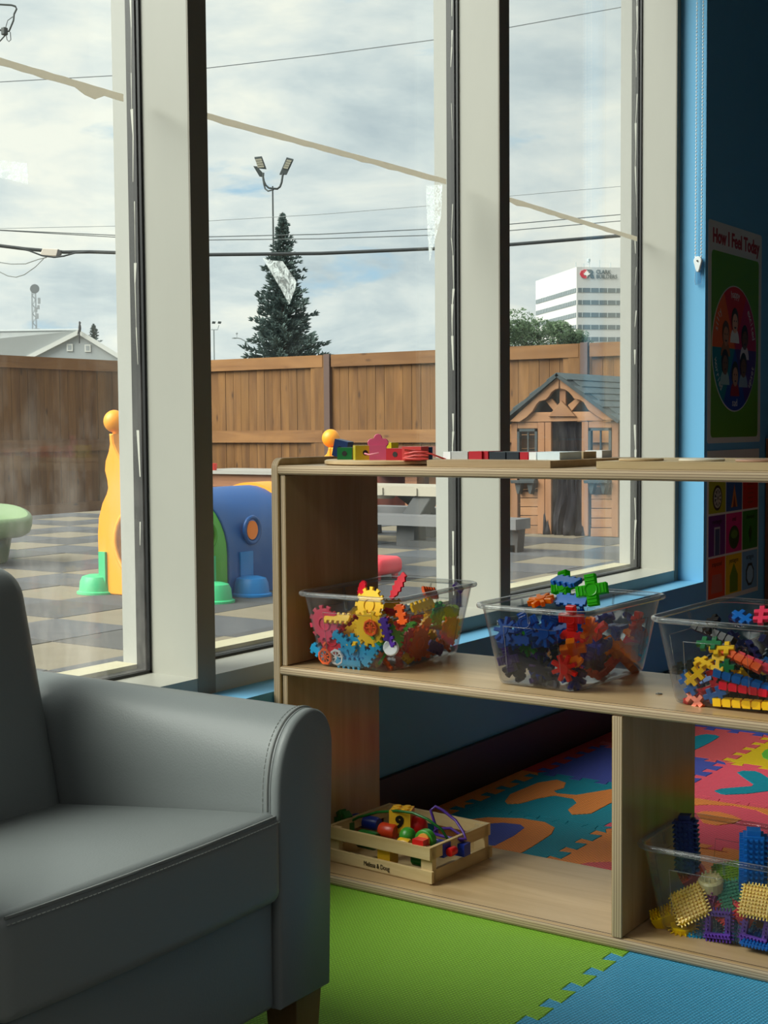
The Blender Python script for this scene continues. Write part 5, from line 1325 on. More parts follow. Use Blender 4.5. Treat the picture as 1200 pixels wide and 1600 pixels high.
# ------------------------------------------------------------------ caterpillar tunnel
yel, grn, blu, mint, sky = M('tunnel yellow', hexc(236, 150, 20), rough=.45), M('tunnel green', hexc(74, 156, 36), rough=.45), M('tunnel blue', hexc(8, 74, 140), rough=.45), M('tunnel mint', hexc(56, 174, 116), rough=.45), M('tunnel sky', hexc(26, 116, 184), rough=.45)
ct = thing('caterpillar_tunnel', 'plastic caterpillar crawl tunnel with yellow ends and blue and green arches', 'play tunnel', (6.3, 5.2, GZ))
CY = 5.21
def panel(nm, X, flip):
    half = [(.375, GZ), (.375, .30), (.365, .36), (.335, .42), (.300, .47), (.288, .50), (.296, .535), (.312, .585), (.310, .63), (.290, .68), (.262, .715), (.238, .745), (.232, .79), (.25, .82)]
    neck = [(.29, .85), (.28, .80), (.262, .80), (.246, .775)]
    hp = [(.375, GZ), (.378, .25), (.368, .34), (.338, .42), (.305, .47), (.292, .505), (.298, .55), (.314, .60), (.308, .65), (.284, .70), (.272, .745), (.276, .80), (.245, .80), (.240, .75), (.222, .715), (.19, .66), (.13, .60), (.06, .575)]
    if flip: hp = [(.27, GZ), (.275, .2), (.25, .34), (.20, .45), (.15, .55), (.09, .62), (.035, .66), (.018, .70)]
    hole = [(CY-.245, GZ+.0)]+[(CY+.245*cos(radians(a)), .20+.235*sin(radians(a))) for a in range(180, -1, -10)]+[(CY+.245, GZ)]
    # outline with the opening cut from below
    hole_bottom = .03
    hole = [(CY+.235*cos(radians(a)), .215+.215*sin(radians(a))) for a in range(0, 360, 12)]
    # build as two halves (left, right) joined along the centre line
    b = BM()
    for s in (1, -1):
        o_ = [(CY+s*a, z) for a, z in hp]+[(CY, .575 if not flip else .70)]
        h_ = [(CY, .43)]+[(CY+s*.235*(.7 if flip else 1)*sin(radians(a)), .215+.215*cos(radians(a))) for a in range(12, 180, 12)]+[(CY, 0.0)]
        prism(b, o_+h_+[(CY, GZ)], 0, .09, fr_x(X), ch=.008)
    o = obj(nm, b, yel, ct, smooth=35)
    # raised rim around the opening
    if flip:
        an = BM(); lathe(an, [(.018, .69), (.018, .705), (.03, .72)], (X-.045, CY+.03, 0), 14)
        lathe(an, [(.057*sin(pi*i/14)+1e-6, .758-.058*cos(pi*i/14)) for i in range(15)], (X-.045, CY+.03, 0), 22)
        obj('antenna', an, yel, o, smooth=60); return o
    obj('opening_rim', tube(BM(), [(X-.09, CY+.238*cos(a), .215+.218*sin(a)) for a in [2*pi*i/30 for i in range(30)]], .014, 8, closed=True), yel, o, smooth=80)
    for s in (1, -1):
        an = BM(); lathe(an, [(.016, .775), (.017, .80), (.026, .815)], (X-.045, CY+s*.262, 0), 14)
        lathe(an, [(.060*sin(pi*i/14)+1e-6, .868-.062*cos(pi*i/14)) for i in range(15)], (X-.045, CY+s*.272, 0), 22)
        obj('antenna', an, yel, o, smooth=60)
    return o
def section(nm, x0, x1, r, mat, zc=.15):
    b = BM(); pts = []
    n = 22
    outer = [(CY+r, GZ)]+[(CY+r*cos(radians(a)), zc+r*sin(radians(a))) for a in range(0, 181, 10)]+[(CY-r, GZ)]
    ri = r-.022
    inner = [(CY-ri, GZ)]+[(CY+ri*cos(radians(a)), zc+ri*sin(radians(a))) for a in range(180, -1, -10)]+[(CY+ri, GZ)]
    prism(b, outer+inner, -(x1-x0), 0, fr_x(x0), ch=.004)
    o = obj(nm, b, mat, ct, smooth=35)
    return o
def porthole(sec, x, r, z):
    s = -1
    obj('porthole_ring', tube(BM(), [(x+.064*cos(a), CY-r-.001, z+.070*sin(a)) for a in [2*pi*i/22 for i in range(22)]], .012, 8, closed=True), sec.data.materials[0], sec, smooth=80)
    lathe_b = lathe(BM(), [(.046, -.004), (.046, .004)], (x, CY-r, z), 22, ax='Y', sx=1.12)
    obj('porthole', lathe_b, M('porthole orange', hexc(240, 128, 24), rough=.5), sec)
panel('head_panel', 5.44, False)
s1 = section('green_arch', 5.44, 5.615, .335, grn); porthole(s1, 5.455, .335, .262)
s2 = section('blue_arch', 5.615, 6.42, .345, blu); porthole(s2, 5.81, .345, .268)
s3 = section('yellow_arch', 6.42, 7.0, .30, yel)
panel('tail_panel', 7.09, True)
for x0 in (6.20,): obj('saddle', prism(BM(), [(CY+.36*cos(radians(a)), .15+.36*sin(radians(a))) for a in range(60, 121, 6)]+[(CY+.343*cos(radians(a)), .15+.343*sin(radians(a))) for a in range(120, 59, -6)], -.18, 0, fr_x(x0)), yel, ct, smooth=40)
def foot(nm, x, s, mat, dy=.0):
    y = CY+s*(.375+dy); b = BM()
    lathe(b, [(.118, GZ), (.118, GZ+.012), (.104, GZ+.018), (.098, GZ+.07), (.085, GZ+.095), (.05, GZ+.105), (1e-6, GZ+.107)], (x, y+s*.075, 0), 24, sx=.9, sy=1.0)
    o = obj(nm, b, mat, ct, smooth=40)
    obj('ankle', bevel(box(BM(), x-.03, x+.075, min(y-s*.02, y+s*.03), max(y-s*.02, y+s*.03), GZ, GZ+.235), .006), mat, o)
foot('foot', 5.365, 1, mint, -.05); foot('foot', 5.40, -1, mint, -.03); foot('foot', 5.73, -1, sky, -.05); foot('foot', 5.73, 1, sky); foot('foot', 6.15, 1, mint)

# ------------------------------------------------------------------ green water table at the left
m_olive = M('water table green', hexc(106, 130, 90), rough=.55); m_olive2 = M('water table base', hexc(78, 98, 66), rough=.6)
wt = thing('water_table', 'pale green plastic water table with a wavy rim at the left edge of the view', 'water table', (6.15, 7.62, GZ))
b = BM(); n = 40
prof = [(.10, .13), (.24, .125), (.365, .13), (.395, .15), (.408, .19), (.412, .235), (.402, .255), (.380, .262), (.355, .245), (.32, .20), (.25, .18), (.12, .175), (1e-6, .175)]
lathe(b, prof, (6.13, 7.62, 0), n)
for v in b.verts:
    a = math.atan2(v.co.y-7.62, v.co.x-6.13); rr = math.hypot(v.co.y-7.62, v.co.x-6.13)
    if rr > .3: v.co.z += .012*sin(3*a+1.0)
    v.co.z += .045*((v.co.x-6.13)*.64+(v.co.y-7.62)*.77)/.4
obj('basin', b, m_olive, wt, smooth=50)
obj('pedestal', lathe(BM(), [(.235, GZ), (.245, GZ+.01), (.285, .14)], (6.13, 7.62, 0), 12), m_olive2, wt, smooth=20)

# ------------------------------------------------------------------ picnic table, red toy, sand table
m_ptop, m_pgrey, m_pdark = M('picnic top', hexc(162, 154, 138), rough=.6), M('picnic bench grey', hexc(104, 104, 106), rough=.6), M('picnic leg', hexc(52, 52, 53), rough=.6)
pt_ = thing('picnic_table', 'grey plastic picnic table with a tan top in front of the fence', 'picnic table', (9.25, 5.6, GZ))
obj('table_top', bevel(box(BM(), 8.95, 9.40, 5.34, 6.60, .292, .366), .008), m_ptop, pt_)
for y in (5.52, 5.84, 6.16, 6.45): obj('top_rib', bevel(box(BM(), 8.937, 8.952, y-.012, y+.012, .295, .352), .003), m_ptop, pt_)
for y in (5.60, 6.2): obj('underside_boss', lathe(BM(), [(.10, .292), (.07, .262), (1e-6, .26)], (9.05, y, 0), 14), m_ptop, pt_, smooth=40)
obj('bench', bevel(box(BM(), 8.64, 8.86, 4.79, 6.60, .085, .160), .012), m_pgrey, pt_)
obj('bench', bevel(box(BM(), 9.60, 9.78, 5.95, 6.75, .085, .160), .012), m_pgrey, pt_)
for y, xr in ((5.80, 9.70), (6.45, 9.70)):
    obj('leg', prism(BM(), [(8.73, GZ), (8.91, GZ), (8.89, .10), (9.14, .29), (8.98, .29), (8.74, .10)], -.085, .085, (Vector((0, y, 0)), Vector((1, 0, 0)), Vector((0, 0, 1)), Vector((0, -1, 0))), ch=.006), m_pdark, pt_)
    obj('leg', prism(BM(), [(xr-.1, GZ), (xr+.08, GZ), (xr+.06, .085), (9.36, .29), (9.2, .29), (xr-.08, .085)], -.07, .07, (Vector((0, y+.35, 0)), Vector((1, 0, 0)), Vector((0, 0, 1)), Vector((0, -1, 0))), ch=.006), m_pdark, pt_)
obj('leg', bevel(prism(BM(), [(4.815, GZ), (4.95, GZ), (4.97, .02), (4.90, .05), (4.88, .086), (4.80, .086)], 0, .10, fr_x(8.80)), .006), m_pdark, pt_)
obj('foot_bar', bevel(box(BM(), 8.70, 8.80, 4.83, 5.75, GZ, GZ+.05), .006), m_pdark, pt_)
obj('handle_knob', lathe(BM(), [(.05, .366), (.055, .385), (.03, .40), (1e-6, .405)], (9.2, 5.66, 0), 12), M('knob red', hexc(226, 70, 60), rough=.4), pt_, smooth=50, label='small red knob on the table top')
rt_ = thing('red_stool', 'rounded red plastic stool on the rubber tiles behind the gear bin', 'stool', (6.75, 4.66, GZ))
obj('seat', rbox(BM(), 6.62, 6.88, 4.575, 4.80, GZ+.03, GZ+.135, .04, 3), M('stool red', hexc(226, 62, 74), rough=.45), rt_, smooth=60)
for x in (6.66, 6.84):
    for y in (4.62, 4.75): obj('leg', lathe(BM(), [(.02, GZ), (.022, GZ+.04)], (x, y, 0), 10), M('stool red', hexc(226, 62, 74)), rt_)
w_sand = wood('sand table wood', hexc(168, 118, 84), hexc(124, 82, 58), 'Y', 9, rough=.7)
sd = thing('sand_table', 'low wooden sand table standing against the fence behind the tunnel', 'sand table', (12.1, 10.3, -.33))
obj('top_board', bevel(box(BM(), 11.85, 12.75, 8.95, 10.95, .315, .352), .004), M('grey weathered top', hexc(150, 146, 140), rough=.7), sd)
obj('apron', box(BM(), 11.9, 11.93, 9.0, 10.9, .17, .315), w_sand, sd); obj('apron', box(BM(), 12.68, 12.71, 9.0, 10.9, .17, .315), w_sand, sd)
for y in (9.06, 9.5, 10.0, 10.42, 10.8):
    obj('leg', bevel(box(BM(), 11.93, 12.02, y-.06, y+.06, -.33, .315), .004), w_sand, sd); obj('leg', bevel(box(BM(), 12.6, 12.68, y-.06, y+.06, -.33, .315), .004), w_sand, sd)
for y in (9.35, 9.85): obj('brace', prism(BM(), [(y-.3, -.05), (y-.24, -.05), (y+.05, .17), (y-.02, .17)], 0, .03, fr_x(11.96)), w_sand, sd)
obj('red_cup', lathe(BM(), [(.045, .352), (.055, .43), (.048, .43), (.04, .36)], (11.95, 10.58, 0), 12), M('knob red', hexc(226, 70, 60)), None, smooth=50)
tag(bpy.data.objects['red_cup'], 'red plastic cup standing on the low sand table', 'cup')
md = thing('mud_kitchen', 'reddish brown wooden play kitchen near the fence behind the picnic table', 'play kitchen', (12.6, 7.9, -.33))
for y0, y1 in ((7.30, 7.42), (7.95, 8.10), (8.62, 8.74)): obj('post', bevel(box(BM(), 12.2, 12.35, y0, y1, -.33, .62), .004), w_sand, md)
obj('counter', bevel(box(BM(), 12.15, 12.7, 7.24, 8.8, .34, .38), .004), w_sand, md); obj('back_board', box(BM(), 12.66, 12.7, 7.24, 8.8, -.33, .62), wood('kitchen red brown', hexc(128, 66, 50), hexc(98, 48, 38), 'Z', 8, rough=.7), md)
obj('panel', box(BM(), 12.36, 12.39, 7.5, 7.9, -.2, .3), M('kitchen panel', hexc(186, 126, 72), rough=.7), md); obj('panel', box(BM(), 12.36, 12.39, 8.15, 8.55, .40, .6), M('kitchen panel', hexc(186, 126, 72), rough=.7), md)

# ------------------------------------------------------------------ playhouse
w_ph = wood('playhouse cedar', hexc(152, 109, 75), hexc(126, 85, 56), 'Z', 6, rough=.65, fine=8); w_phY = wood('playhouse plank', hexc(156, 114, 79), hexc(130, 90, 59), 'Y', 6, rough=.65, fine=8)
m_pgreen = M('playhouse dark green', hexc(34, 46, 50), rough=.6); m_shing = M('shingle grey', hexc(68, 80, 84), rough=.85, var=.18, vscale=20)
PHX = 10.3
ph = thing('playhouse', 'cedar playhouse with a grey shingled gable roof in front of the fence', 'playhouse', (10.8, 5.27, GZ))
def pu_(x, y): p = on_x(790+x/6.316, 520+y/6.316, PHX); return (p.y, p.z)
def pl_(x, y): p = on_x(790+x/6.316, 740+y/6.316, PHX); return (p.y, p.z)
def pan(nm, pts, h0, h1, mat, par=None, ch=.003): return obj(nm, prism(BM(), pts, h0, h1, fr_x(PHX), ch=ch), mat, par or ph)
YL, YR, ZE, YC, ZP = 5.80, 4.735, .885, 5.272, 1.262
RX0, RX1 = 10.20, 11.55
for s, ye in ((1, YL), (-1, YR)):
    d = Vector((0, ye-YC, ZE-ZP)); n_ = Vector((0, -d.z*s, d.y*s)).normalized()
    if n_.z < 0: n_ = -n_
    o0 = Vector((0, YC, ZP)); L = d.length; dn = d.normalized()
    # roof deck
    obj('roof_deck', prism(BM(), [(0, -.028), (L+.03, -.028), (L+.03, 0), (0, 0)], RX0, RX1, (o0, dn, n_, Vector((1, 0, 0)))), m_pgreen, ph)
    rows = 7; cols = 6
    for r in range(rows):
        for c in range(cols):
            x0 = RX0+(RX1-RX0)*(c+(.5 if r % 2 else 0))/cols; x1 = min(RX1, x0+(RX1-RX0)/cols)
            if r % 2 and c == 0: pass
            a0 = (L+.035)*r/rows; a1 = (L+.035)*(r+1)/rows+.012
            b = BM(); v = []
            for (a, hgt) in ((a0, .004), (a1, .012)):
                for xx in (x0+.002, x1-.002): v.append(o0+dn*a+n_*hgt+Vector((xx, 0, 0)))
            vs = [b.verts.new(p) for p in v]+[b.verts.new(p-n_*(.008)) for p in v]
            for f in ((0, 1, 3, 2), (4, 6, 7, 5), (0, 4, 5, 1), (2, 3, 7, 6), (0, 2, 6, 4), (1, 5, 7, 3)): b.faces.new([vs[i] for i in f])
            obj('shingle', b, m_shing, ph)
pan('rake_board', [pu_(*p) for p in [(78, 876), (175, 880), (245, 835), (305, 775), (345, 705), (372, 678), (435, 662), (465, 630), (492, 588), (530, 560), (562, 553), (566, 458), (545, 440)]], .035, .07, w_phY)
pan('rake_board', [pu_(*p) for p in [(1118, 866), (1000, 862), (915, 810), (850, 760), (808, 690), (770, 664), (715, 655), (690, 620), (662, 588), (620, 562), (576, 553), (570, 458), (590, 445)]], .035, .07, w_phY)
pan('tie_beam', [pu_(*p) for p in [(170, 882), (300, 785), (845, 778), (1000, 866)]], .005, .035, w_phY)
pan('king_post', [pu_(*p) for p in [(550, 555), (612, 555), (612, 790), (550, 790)]], .005, .034, w_ph)
pan('brace', [pu_(*p) for p in [(412, 676), (472, 648), (560, 755), (500, 785)]], .004, .03, w_phY); pan('brace', [pu_(*p) for p in [(628, 715), (708, 650), (758, 668), (668, 775)]], .004, .03, w_phY)
pan('gable_plaque', [pu_(*p) for p in [(580, 672), (722, 826), (450, 826)]], .036, .06, w_phY)
for a, bq in (((72, 885), (132, 885)), ((332, 882), (400, 882)), ((404, 882), (466, 882)), ((766, 880), (832, 878)), ((1062, 876), (1128, 872))):
    yt0, zt = pu_(*a); yt1, _ = pu_(*bq)
    pan('wall_post', [(yt0, zt), (yt1, zt), (yt1, GZ+.003), (yt0, GZ+.003)], 0, .03, w_ph)
for q, ybot in ((((132, 885), (332, 945)), 0), (((834, 878), (1062, 938)), 0)):
    (ax, ay), (bx_, by) = q; pan('header', [pu_(ax, ay), pu_(bx_, ay), pu_(bx_, by), pu_(ax, by)], .002, .028, w_phY)
def pwin(x0, x1, y0):
    y0_, z1 = pu_(x0, y0); y1_, _ = pu_(x1, y0); z0 = pl_(x0, 70)[1]
    ya, yb = max(y0_, y1_), min(y0_, y1_); w = .022
    f = BM()
    for r in ((ya, ya-w, z0, z1), (yb+w, yb, z0, z1)): prism(f, [(r[0], r[2]), (r[1], r[2]), (r[1], r[3]), (r[0], r[3])], -.005, .036, fr_x(PHX))
    for zq in (z0, z1-w): prism(f, [(ya, zq), (yb, zq), (yb, zq+w), (ya, zq+w)], -.005, .036, fr_x(PHX))
    fo = obj('window_frame', f, m_pgreen, ph)
    ym, zm = (ya+yb)/2, (z0+z1)/2
    obj('muntin', prism(BM(), [(ym-.006, z0+w), (ym+.006, z0+w), (ym+.006, z1-w), (ym-.006, z1-w)], .005, .02, fr_x(PHX)), m_pgreen, fo)
    obj('muntin', prism(BM(), [(ya-w, zm-.006), (yb+w, zm-.006), (yb+w, zm+.006), (ya-w, zm+.006)], .005, .02, fr_x(PHX)), m_pgreen, fo)
pwin(133, 330, 948); pwin(834, 1060, 940)
for x0, x1, ys in ((150, 335, [178, 240, 328, 415, 512, 600]), (850, 1060, [205, 255, 345, 440, 535, 625])):
    for k in range(5):
        yc0, yc1 = ys[k]+3, ys[k+1]-3
        pan('plank', [pl_(x0, yc0), pl_(x1, yc0), pl_(x1, yc1), pl_(x0, yc1)], -.012, .012 if k < 4 else .022, w_phY)
    xs = 100 if x0 < 500 else 818; xe = 335 if x0 < 500 else 1056
    fb = pan('flower_box', [pl_(*p) for p in [(xs, 62), (xe, 62), (xe, 92), (xs+8, 92)]], 0, .10, m_pgreen)
    for u in (.12, .62):
        xa = xs+(xe-xs)*u; pan('bracket', [pl_(*p) for p in [(xa, 92), (xa+62, 92), (xa+55, 150), (xa+40, 200), (xa+20, 192)]], .01, .07, m_pgreen, fb)
for yy in (5.745, 4.80):
    for k in range(8):
        z0 = GZ+.01+k*.118; obj('side_plank', box(BM(), PHX+.02, 11.35, yy-.01, yy+.01, z0, z0+.113), w_ph, ph)
for k in range(5):
    z0 = GZ+.01+k*.118; obj('rear_plank', box(BM(), 11.33, 11.35, 4.81, 5.735, z0, z0+.113), w_ph, ph)
for yq in (4.85, 5.27, 5.70): obj('rear_post', box(BM(), 11.33, 11.36, yq-.04, yq+.04, .51, .95), w_ph, ph)
# crumpled dark cover hanging in the doorway and spilling onto the tiles
cv = BM(); rnd = random.Random(5); NN, MM_ = 26, 22; gridv = []
for i in range(NN+1):
    row = []
    for j in range(MM_+1):
        u, v = i/NN, j/MM_; z = .86*(1-v)+(GZ+.004)*v
        w_ = .155+.055*max(0, v-.35)*1.3; y = 5.245+(u-.5)*2*w_
        fold = .028*sin(u*24+2.2*v)+.016*sin(u*47+3.1*v+1)+.012*sin(9*v+7*u)
        row.append(cv.verts.new((PHX+.04-.16*max(0, v-.45)+fold*(.35+v*.75), y+.01*sin(13*v+4*u), max(GZ+.003, z))))
    gridv.append(row)
for i in range(NN):
    for j in range(MM_): cv.faces.new([gridv[i][j], gridv[i+1][j], gridv[i+1][j+1], gridv[i][j+1]])
bmesh.ops.solidify(cv, geom=cv.faces[:], thickness=.004)
tag(obj('dark_cover', cv, M('charcoal tarp', hexc(44, 42, 50), rough=.6, var=.45, vscale=9, stretch=(1, 1, .3)), smooth=60), 'crumpled charcoal tarp hanging in the playhouse doorway down to the tiles', 'tarp')

# ------------------------------------------------------------------ beyond the fence
m_siding = M('grey siding', hexc(150, 156, 158), rough=.8); m_metalroof = M('pale metal roof', hexc(178, 182, 182), rough=.5); m_trimw = M('pale trim', hexc(196, 198, 194), rough=.6)
DH = 120
P_ = lambda x, y, d=DH: far(x, y, d)
fwd = Vector((FW.x, FW.y, 0)).normalized()
hs = thing('gabled_house', 'grey gabled house with a pale metal roof behind the left fence', 'house', far(124, 640, DH))
hr = Vector((RT.x, RT.y, 0)).normalized(); hup = Vector((0, 0, 1))
pk = far(124, 523, DH); eL = far(50, 560, DH); eR = far(198, 568, DH)
def loc2(p): q = p-pk; return (q.dot(hr), p.z)
a_, b_ = loc2(eL), loc2(eR); ridge = loc2(pk)
fh = (Vector((pk.x, pk.y, 0)), hr, hup, -fwd)
obj('gable_wall', prism(BM(), [(a_[0]-2, -1.0), (b_[0]+2, -1.0), (b_[0]+2, b_[1]-1.0), b_, ridge, a_, (a_[0]-2, a_[1]-1.0)], -.3, 0, fh), m_siding, hs)
for x, y in ((109, 543), (137, 544)):
    c = loc2(far(x, y, DH)); obj('louvre_vent', bevel(prism(BM(), [(c[0]-.26, c[1]-.32), (c[0]+.26, c[1]-.32), (c[0]+.26, c[1]+.32), (c[0]-.26, c[1]+.32)], 0, .10, fh), .04), m_trimw, hs)
    obj('louvre_core', prism(BM(), [(c[0]-.15, c[1]-.2), (c[0]+.15, c[1]-.2), (c[0]+.15, c[1]+.2), (c[0]-.15, c[1]+.2)], .1, .12, fh), m_siding, hs)
for e in (a_, b_):
    s = 1 if e[0] > 0 else -1; ee = (e[0]*1.35, ridge[1]+(e[1]-ridge[1])*1.35)
    obj('rake_trim', prism(BM(), [ridge, ee, (ee[0], ee[1]+.42), (ridge[0], ridge[1]+.42)], -.1, .35, fh), m_trimw, hs)
ry = far(-60, 530, DH*1.02)
b = BM(); back = fwd*5 - hr*26
A_ = Vector((pk.x, pk.y, ridge[1]+.35)); B_ = A_+fwd*3-hr*30; Cc = Vector((eL.x, eL.y, 0))-hr*1.5-fwd*.0; Cc.z = eL.z-.8; D_ = Cc-hr*30
vs = [b.verts.new(p) for p in (A_, B_, D_, Cc)]; b.faces.new(vs); r_ = bmesh.ops.solidify(b, geom=b.faces[:], thickness=.15)
obj('roof_slope', b, m_metalroof, hs)
obj('ridge_cap', tube(BM(), [A_+Vector((0, 0, .05)), B_+Vector((0, 0, .05))], .16, 6), M('ridge grey', hexc(150, 156, 158)), hs)
# bird on a post at the gable
bd = thing('bird_decoy', 'dark bird perched on a short post at the house gable peak', 'bird', far(124, 531, DH-.6))
q = far(124, 531, DH-.6); m_bird = M('dark bird', hexc(40, 42, 44), rough=.7); k_ = DH/FPX
obj('post', tube(BM(), [q-hup*.3, q+hup*13*k_], 1.1*k_, 6), m_bird, bd)
b = BM(); lathe(b, [(1e-6, 11*k_), (1.5*k_, 13*k_), (2.3*k_, 18*k_), (1.9*k_, 22*k_), (1.2*k_, 24*k_), (1.6*k_, 26*k_), (1.2*k_, 28*k_), (1e-6, 29*k_)], q+hr*1.0*k_, 10)
b.verts.ensure_lookup_table(); tube(b, [q+hup*15*k_-hr*.5*k_, q+hup*8*k_-hr*2.5*k_], [1.2*k_, .5*k_], 6); tube(b, [q+hr*2.2*k_+hup*26.3*k_, q+hr*4*k_+hup*26*k_], [.6*k_, .1*k_], 5)
obj('bird_body', b, m_bird, bd, smooth=60)

# lattice tower with a dish
DT = 260; kt = DT/FPX; m_tow = M('tower grey', hexc(146, 152, 156), rough=.7)
tw = thing('radio_tower', 'pale lattice radio tower with a round dish behind the house', 'tower', far(55, 640, DT))
tb = far(55, 560, DT); ttop = far(54, 448, DT); hT = (ttop-tb).z
b = BM(); 
for s in (-1, 1):
    for f in (-1, 1): tube(b, [Vector(((tb+hr*s*4*kt+fwd*f*4*kt).x, (tb+hr*s*4*kt+fwd*f*4*kt).y, -.34)), tb+hr*s*3.2*kt+fwd*f*3*kt, tb+hr*s*2.6*kt+fwd*f*2.4*kt+hup*hT], .55*kt, 4)
obj('mast_leg', b, m_tow, tw)
b = BM(); nb = 16
for i in range(nb):
    z0, z1 = hT*i/nb, hT*(i+1)/nb
    for f in (-1, 1):
        s = 1 if i % 2 else -1
        tube(b, [tb+hr*s*3*kt+fwd*f*3*kt+hup*z0, tb-hr*s*3*kt+fwd*f*3*kt+hup*z1], .35*kt, 4)
obj('lattice', b, m_tow, tw, kind='stuff')
dc = far(54, 451, DT-2); dd = (EYE-dc).normalized(); du = dd.cross(hup).normalized()
b = prism(BM(), [(7.2*kt*cos(a), 7.2*kt*sin(a)) for a in [2*pi*i/24 for i in range(24)]], -2.5*kt, 0, (dc, du, du.cross(dd), dd), ch=.6*kt)
obj('dish', b, M('dish grey', hexc(136, 142, 146), rough=.7), tw)
for px, py, w, h in ((61, 470, 3.5, 9), (60, 480, 3, 6), (56, 484, 4, 7), (58, 494, 4, 8), (60, 516, 3, 5), (66, 517, 1.5, 5), (70, 519, 1, 4)):
    c = far(px, py, DT-2); obj('antenna_panel', prism(BM(), [(-w/2*kt, -h/2*kt), (w/2*kt, -h/2*kt), (w/2*kt, h/2*kt), (-w/2*kt, h/2*kt)], -kt, kt, (c, hr, hup, -fwd)), m_tow, tw)

# spruces
def spruce(name, label, base, height, rad, seed, nb, n_spike, mat, matt, skirt=0.05):
    rnd = random.Random(seed); t = thing(name, label, 'tree', base)
    obj('trunk', tube(BM(), [base, base+Vector((0, 0, height*.55)), base+Vector((0, 0, height*.96))], [height*.018, height*.010, height*.003], 7), matt, t)
    b = BM()
    def spike(p, d, L, w):
        d = d.normalized(); a = d.orthogonal().normalized(); c = d.cross(a)
        r = [b.verts.new(p+(a*cos(q)+c*sin(q))*w+d*L*.35) for q in (0, 2.09, 4.19)]; s0 = b.verts.new(p); e = b.verts.new(p+d*L)
        for i in range(3): b.faces.new([s0, r[(i+1) % 3], r[i]]); b.faces.new([e, r[i], r[(i+1) % 3]])
    for i in range(nb):
        f = skirt+(1-skirt)*(i+rnd.random())/nb; 
        ang = i*2.39996+rnd.uniform(-.4, .4); R = rad*(1-f)**.85*(rnd.uniform(.95, 1.25) if rnd.random() < .3 else rnd.uniform(.58, .88))+rad*.01
        p0 = base+Vector((0, 0, height*f)); dirh = Vector((cos(ang), sin(ang), 0)); 
        ns = max(3, int(n_spike*R/rad)+2)
        for k in range(ns):
            u = (k+.6)/ns; droop = -.10*R*u+.20*R*u*u
            p = p0+dirh*(R*u)+Vector((0, 0, droop))
            for m_ in range(8):
                side = Vector((rnd.uniform(-1, 1), rnd.uniform(-1, 1), rnd.uniform(-.35, .75)))
                q_ = .30+.70*(1-f)**.5; spike(p+side*rad*.035*q_, dirh*.85+side*.75+Vector((0, 0, .25)), rad*rnd.uniform(.085, .135)*q_, rad*.024*q_)
    for k in range(3): spike(base+Vector((rnd.uniform(-.01, .01)*height, rnd.uniform(-.01, .01)*height, height*.955)), Vector((rnd.uniform(-.1, .1), rnd.uniform(-.1, .1), 1)), height*rnd.uniform(.04, .06), rad*.02)
    obj('needle_foliage', b, mat, t, kind='stuff')
m_spr = M('spruce blue green', hexc(84, 102, 99), rough=.9, col2=hexc(48, 64, 60), vscale=3); m_bark = M('spruce bark', hexc(80, 66, 54), rough=.9)
DS = 40; sb = far(446, 700, DS); sb.z = -.33; tpz = far(448, 338, DS).z
spruce('spruce_tree', 'tall blue green spruce standing behind the fence in the middle pane', sb, tpz-sb.z, 1.80, 11, 330, 10, m_spr, m_bark, .18)
DS2 = 150; sb = far(150, 700, DS2); sb.z = -.33; tpz = far(144, 508, DS2).z
spruce('spruce_tree', 'small distant spruce tip behind the house gable', sb, tpz-sb.z, 3.6, 21, 170, 6, m_spr, m_bark, .4)
DS3 = 60; sb = far(384, 700, DS3); sb.z = -.33
spruce('spruce_tree', 'little spruce sapling tip just over the fence left of the tall spruce', sb, far(384, 555, DS3).z-sb.z, .6, 31, 50, 4, m_spr, m_bark, .5)

# leafy trees under the office building
def leafy(name, label, c, rx, rz, n, seed, mat):
    rnd = random.Random(seed); t = thing(name, label, 'tree', (c.x, c.y, -.33))
    obj('trunk', tube(BM(), [(c.x, c.y, -.33), (c.x, c.y, c.z)], rx*.06, 6), m_bark, t)
    b = BM()
    lumps = [(Vector((rnd.uniform(-.62, .62)*rx, rnd.uniform(-.62, .62)*rx, rnd.uniform(-.5, .62)*rz)), rnd.uniform(.34, .55)) for _ in range(12)]
    for i in range(n):
        l, f = rnd.choice(lumps); d = Vector((rnd.gauss(0, 1), rnd.gauss(0, 1), rnd.gauss(0, 1))).normalized()*rnd.uniform(.75, 1.08)
        p = c+l+Vector((d.x*rx*f, d.y*rx*f, d.z*rz*f)); s = rx*rnd.uniform(.035, .065)
        u = Vector((rnd.gauss(0, 1), rnd.gauss(0, 1), rnd.gauss(0, 1))).normalized(); v = u.orthogonal().normalized()
        q = [b.verts.new(p+u*s), b.verts.new(p+v*s*.6), b.verts.new(p-u*s), b.verts.new(p-v*s*.6)]; b.faces.new(q)
    obj('leaves', b, mat, t, kind='stuff')
m_leaf = M('leaf green', hexc(84, 106, 72), rough=.85, col2=hexc(48, 68, 44), vscale=.35)
for k, (px, py, rx, rz, lab) in enumerate([(770, 520, 3.4, 2.2, 'leafy green tree behind the mullion left of the office building'), (822, 521, 2.7, 1.9, 'leafy green tree below the left end of the office building'), (872, 524, 2.8, 1.7, 'leafy green tree in front of the office building corner'), (908, 530, 1.9, 1.2, 'low leafy tree at the right in front of the office building')]):
    leafy('leafy_tree', lab, far(px, py, 95+5*k), rx*.72, rz*.75, 3800, 40+k, m_leaf)

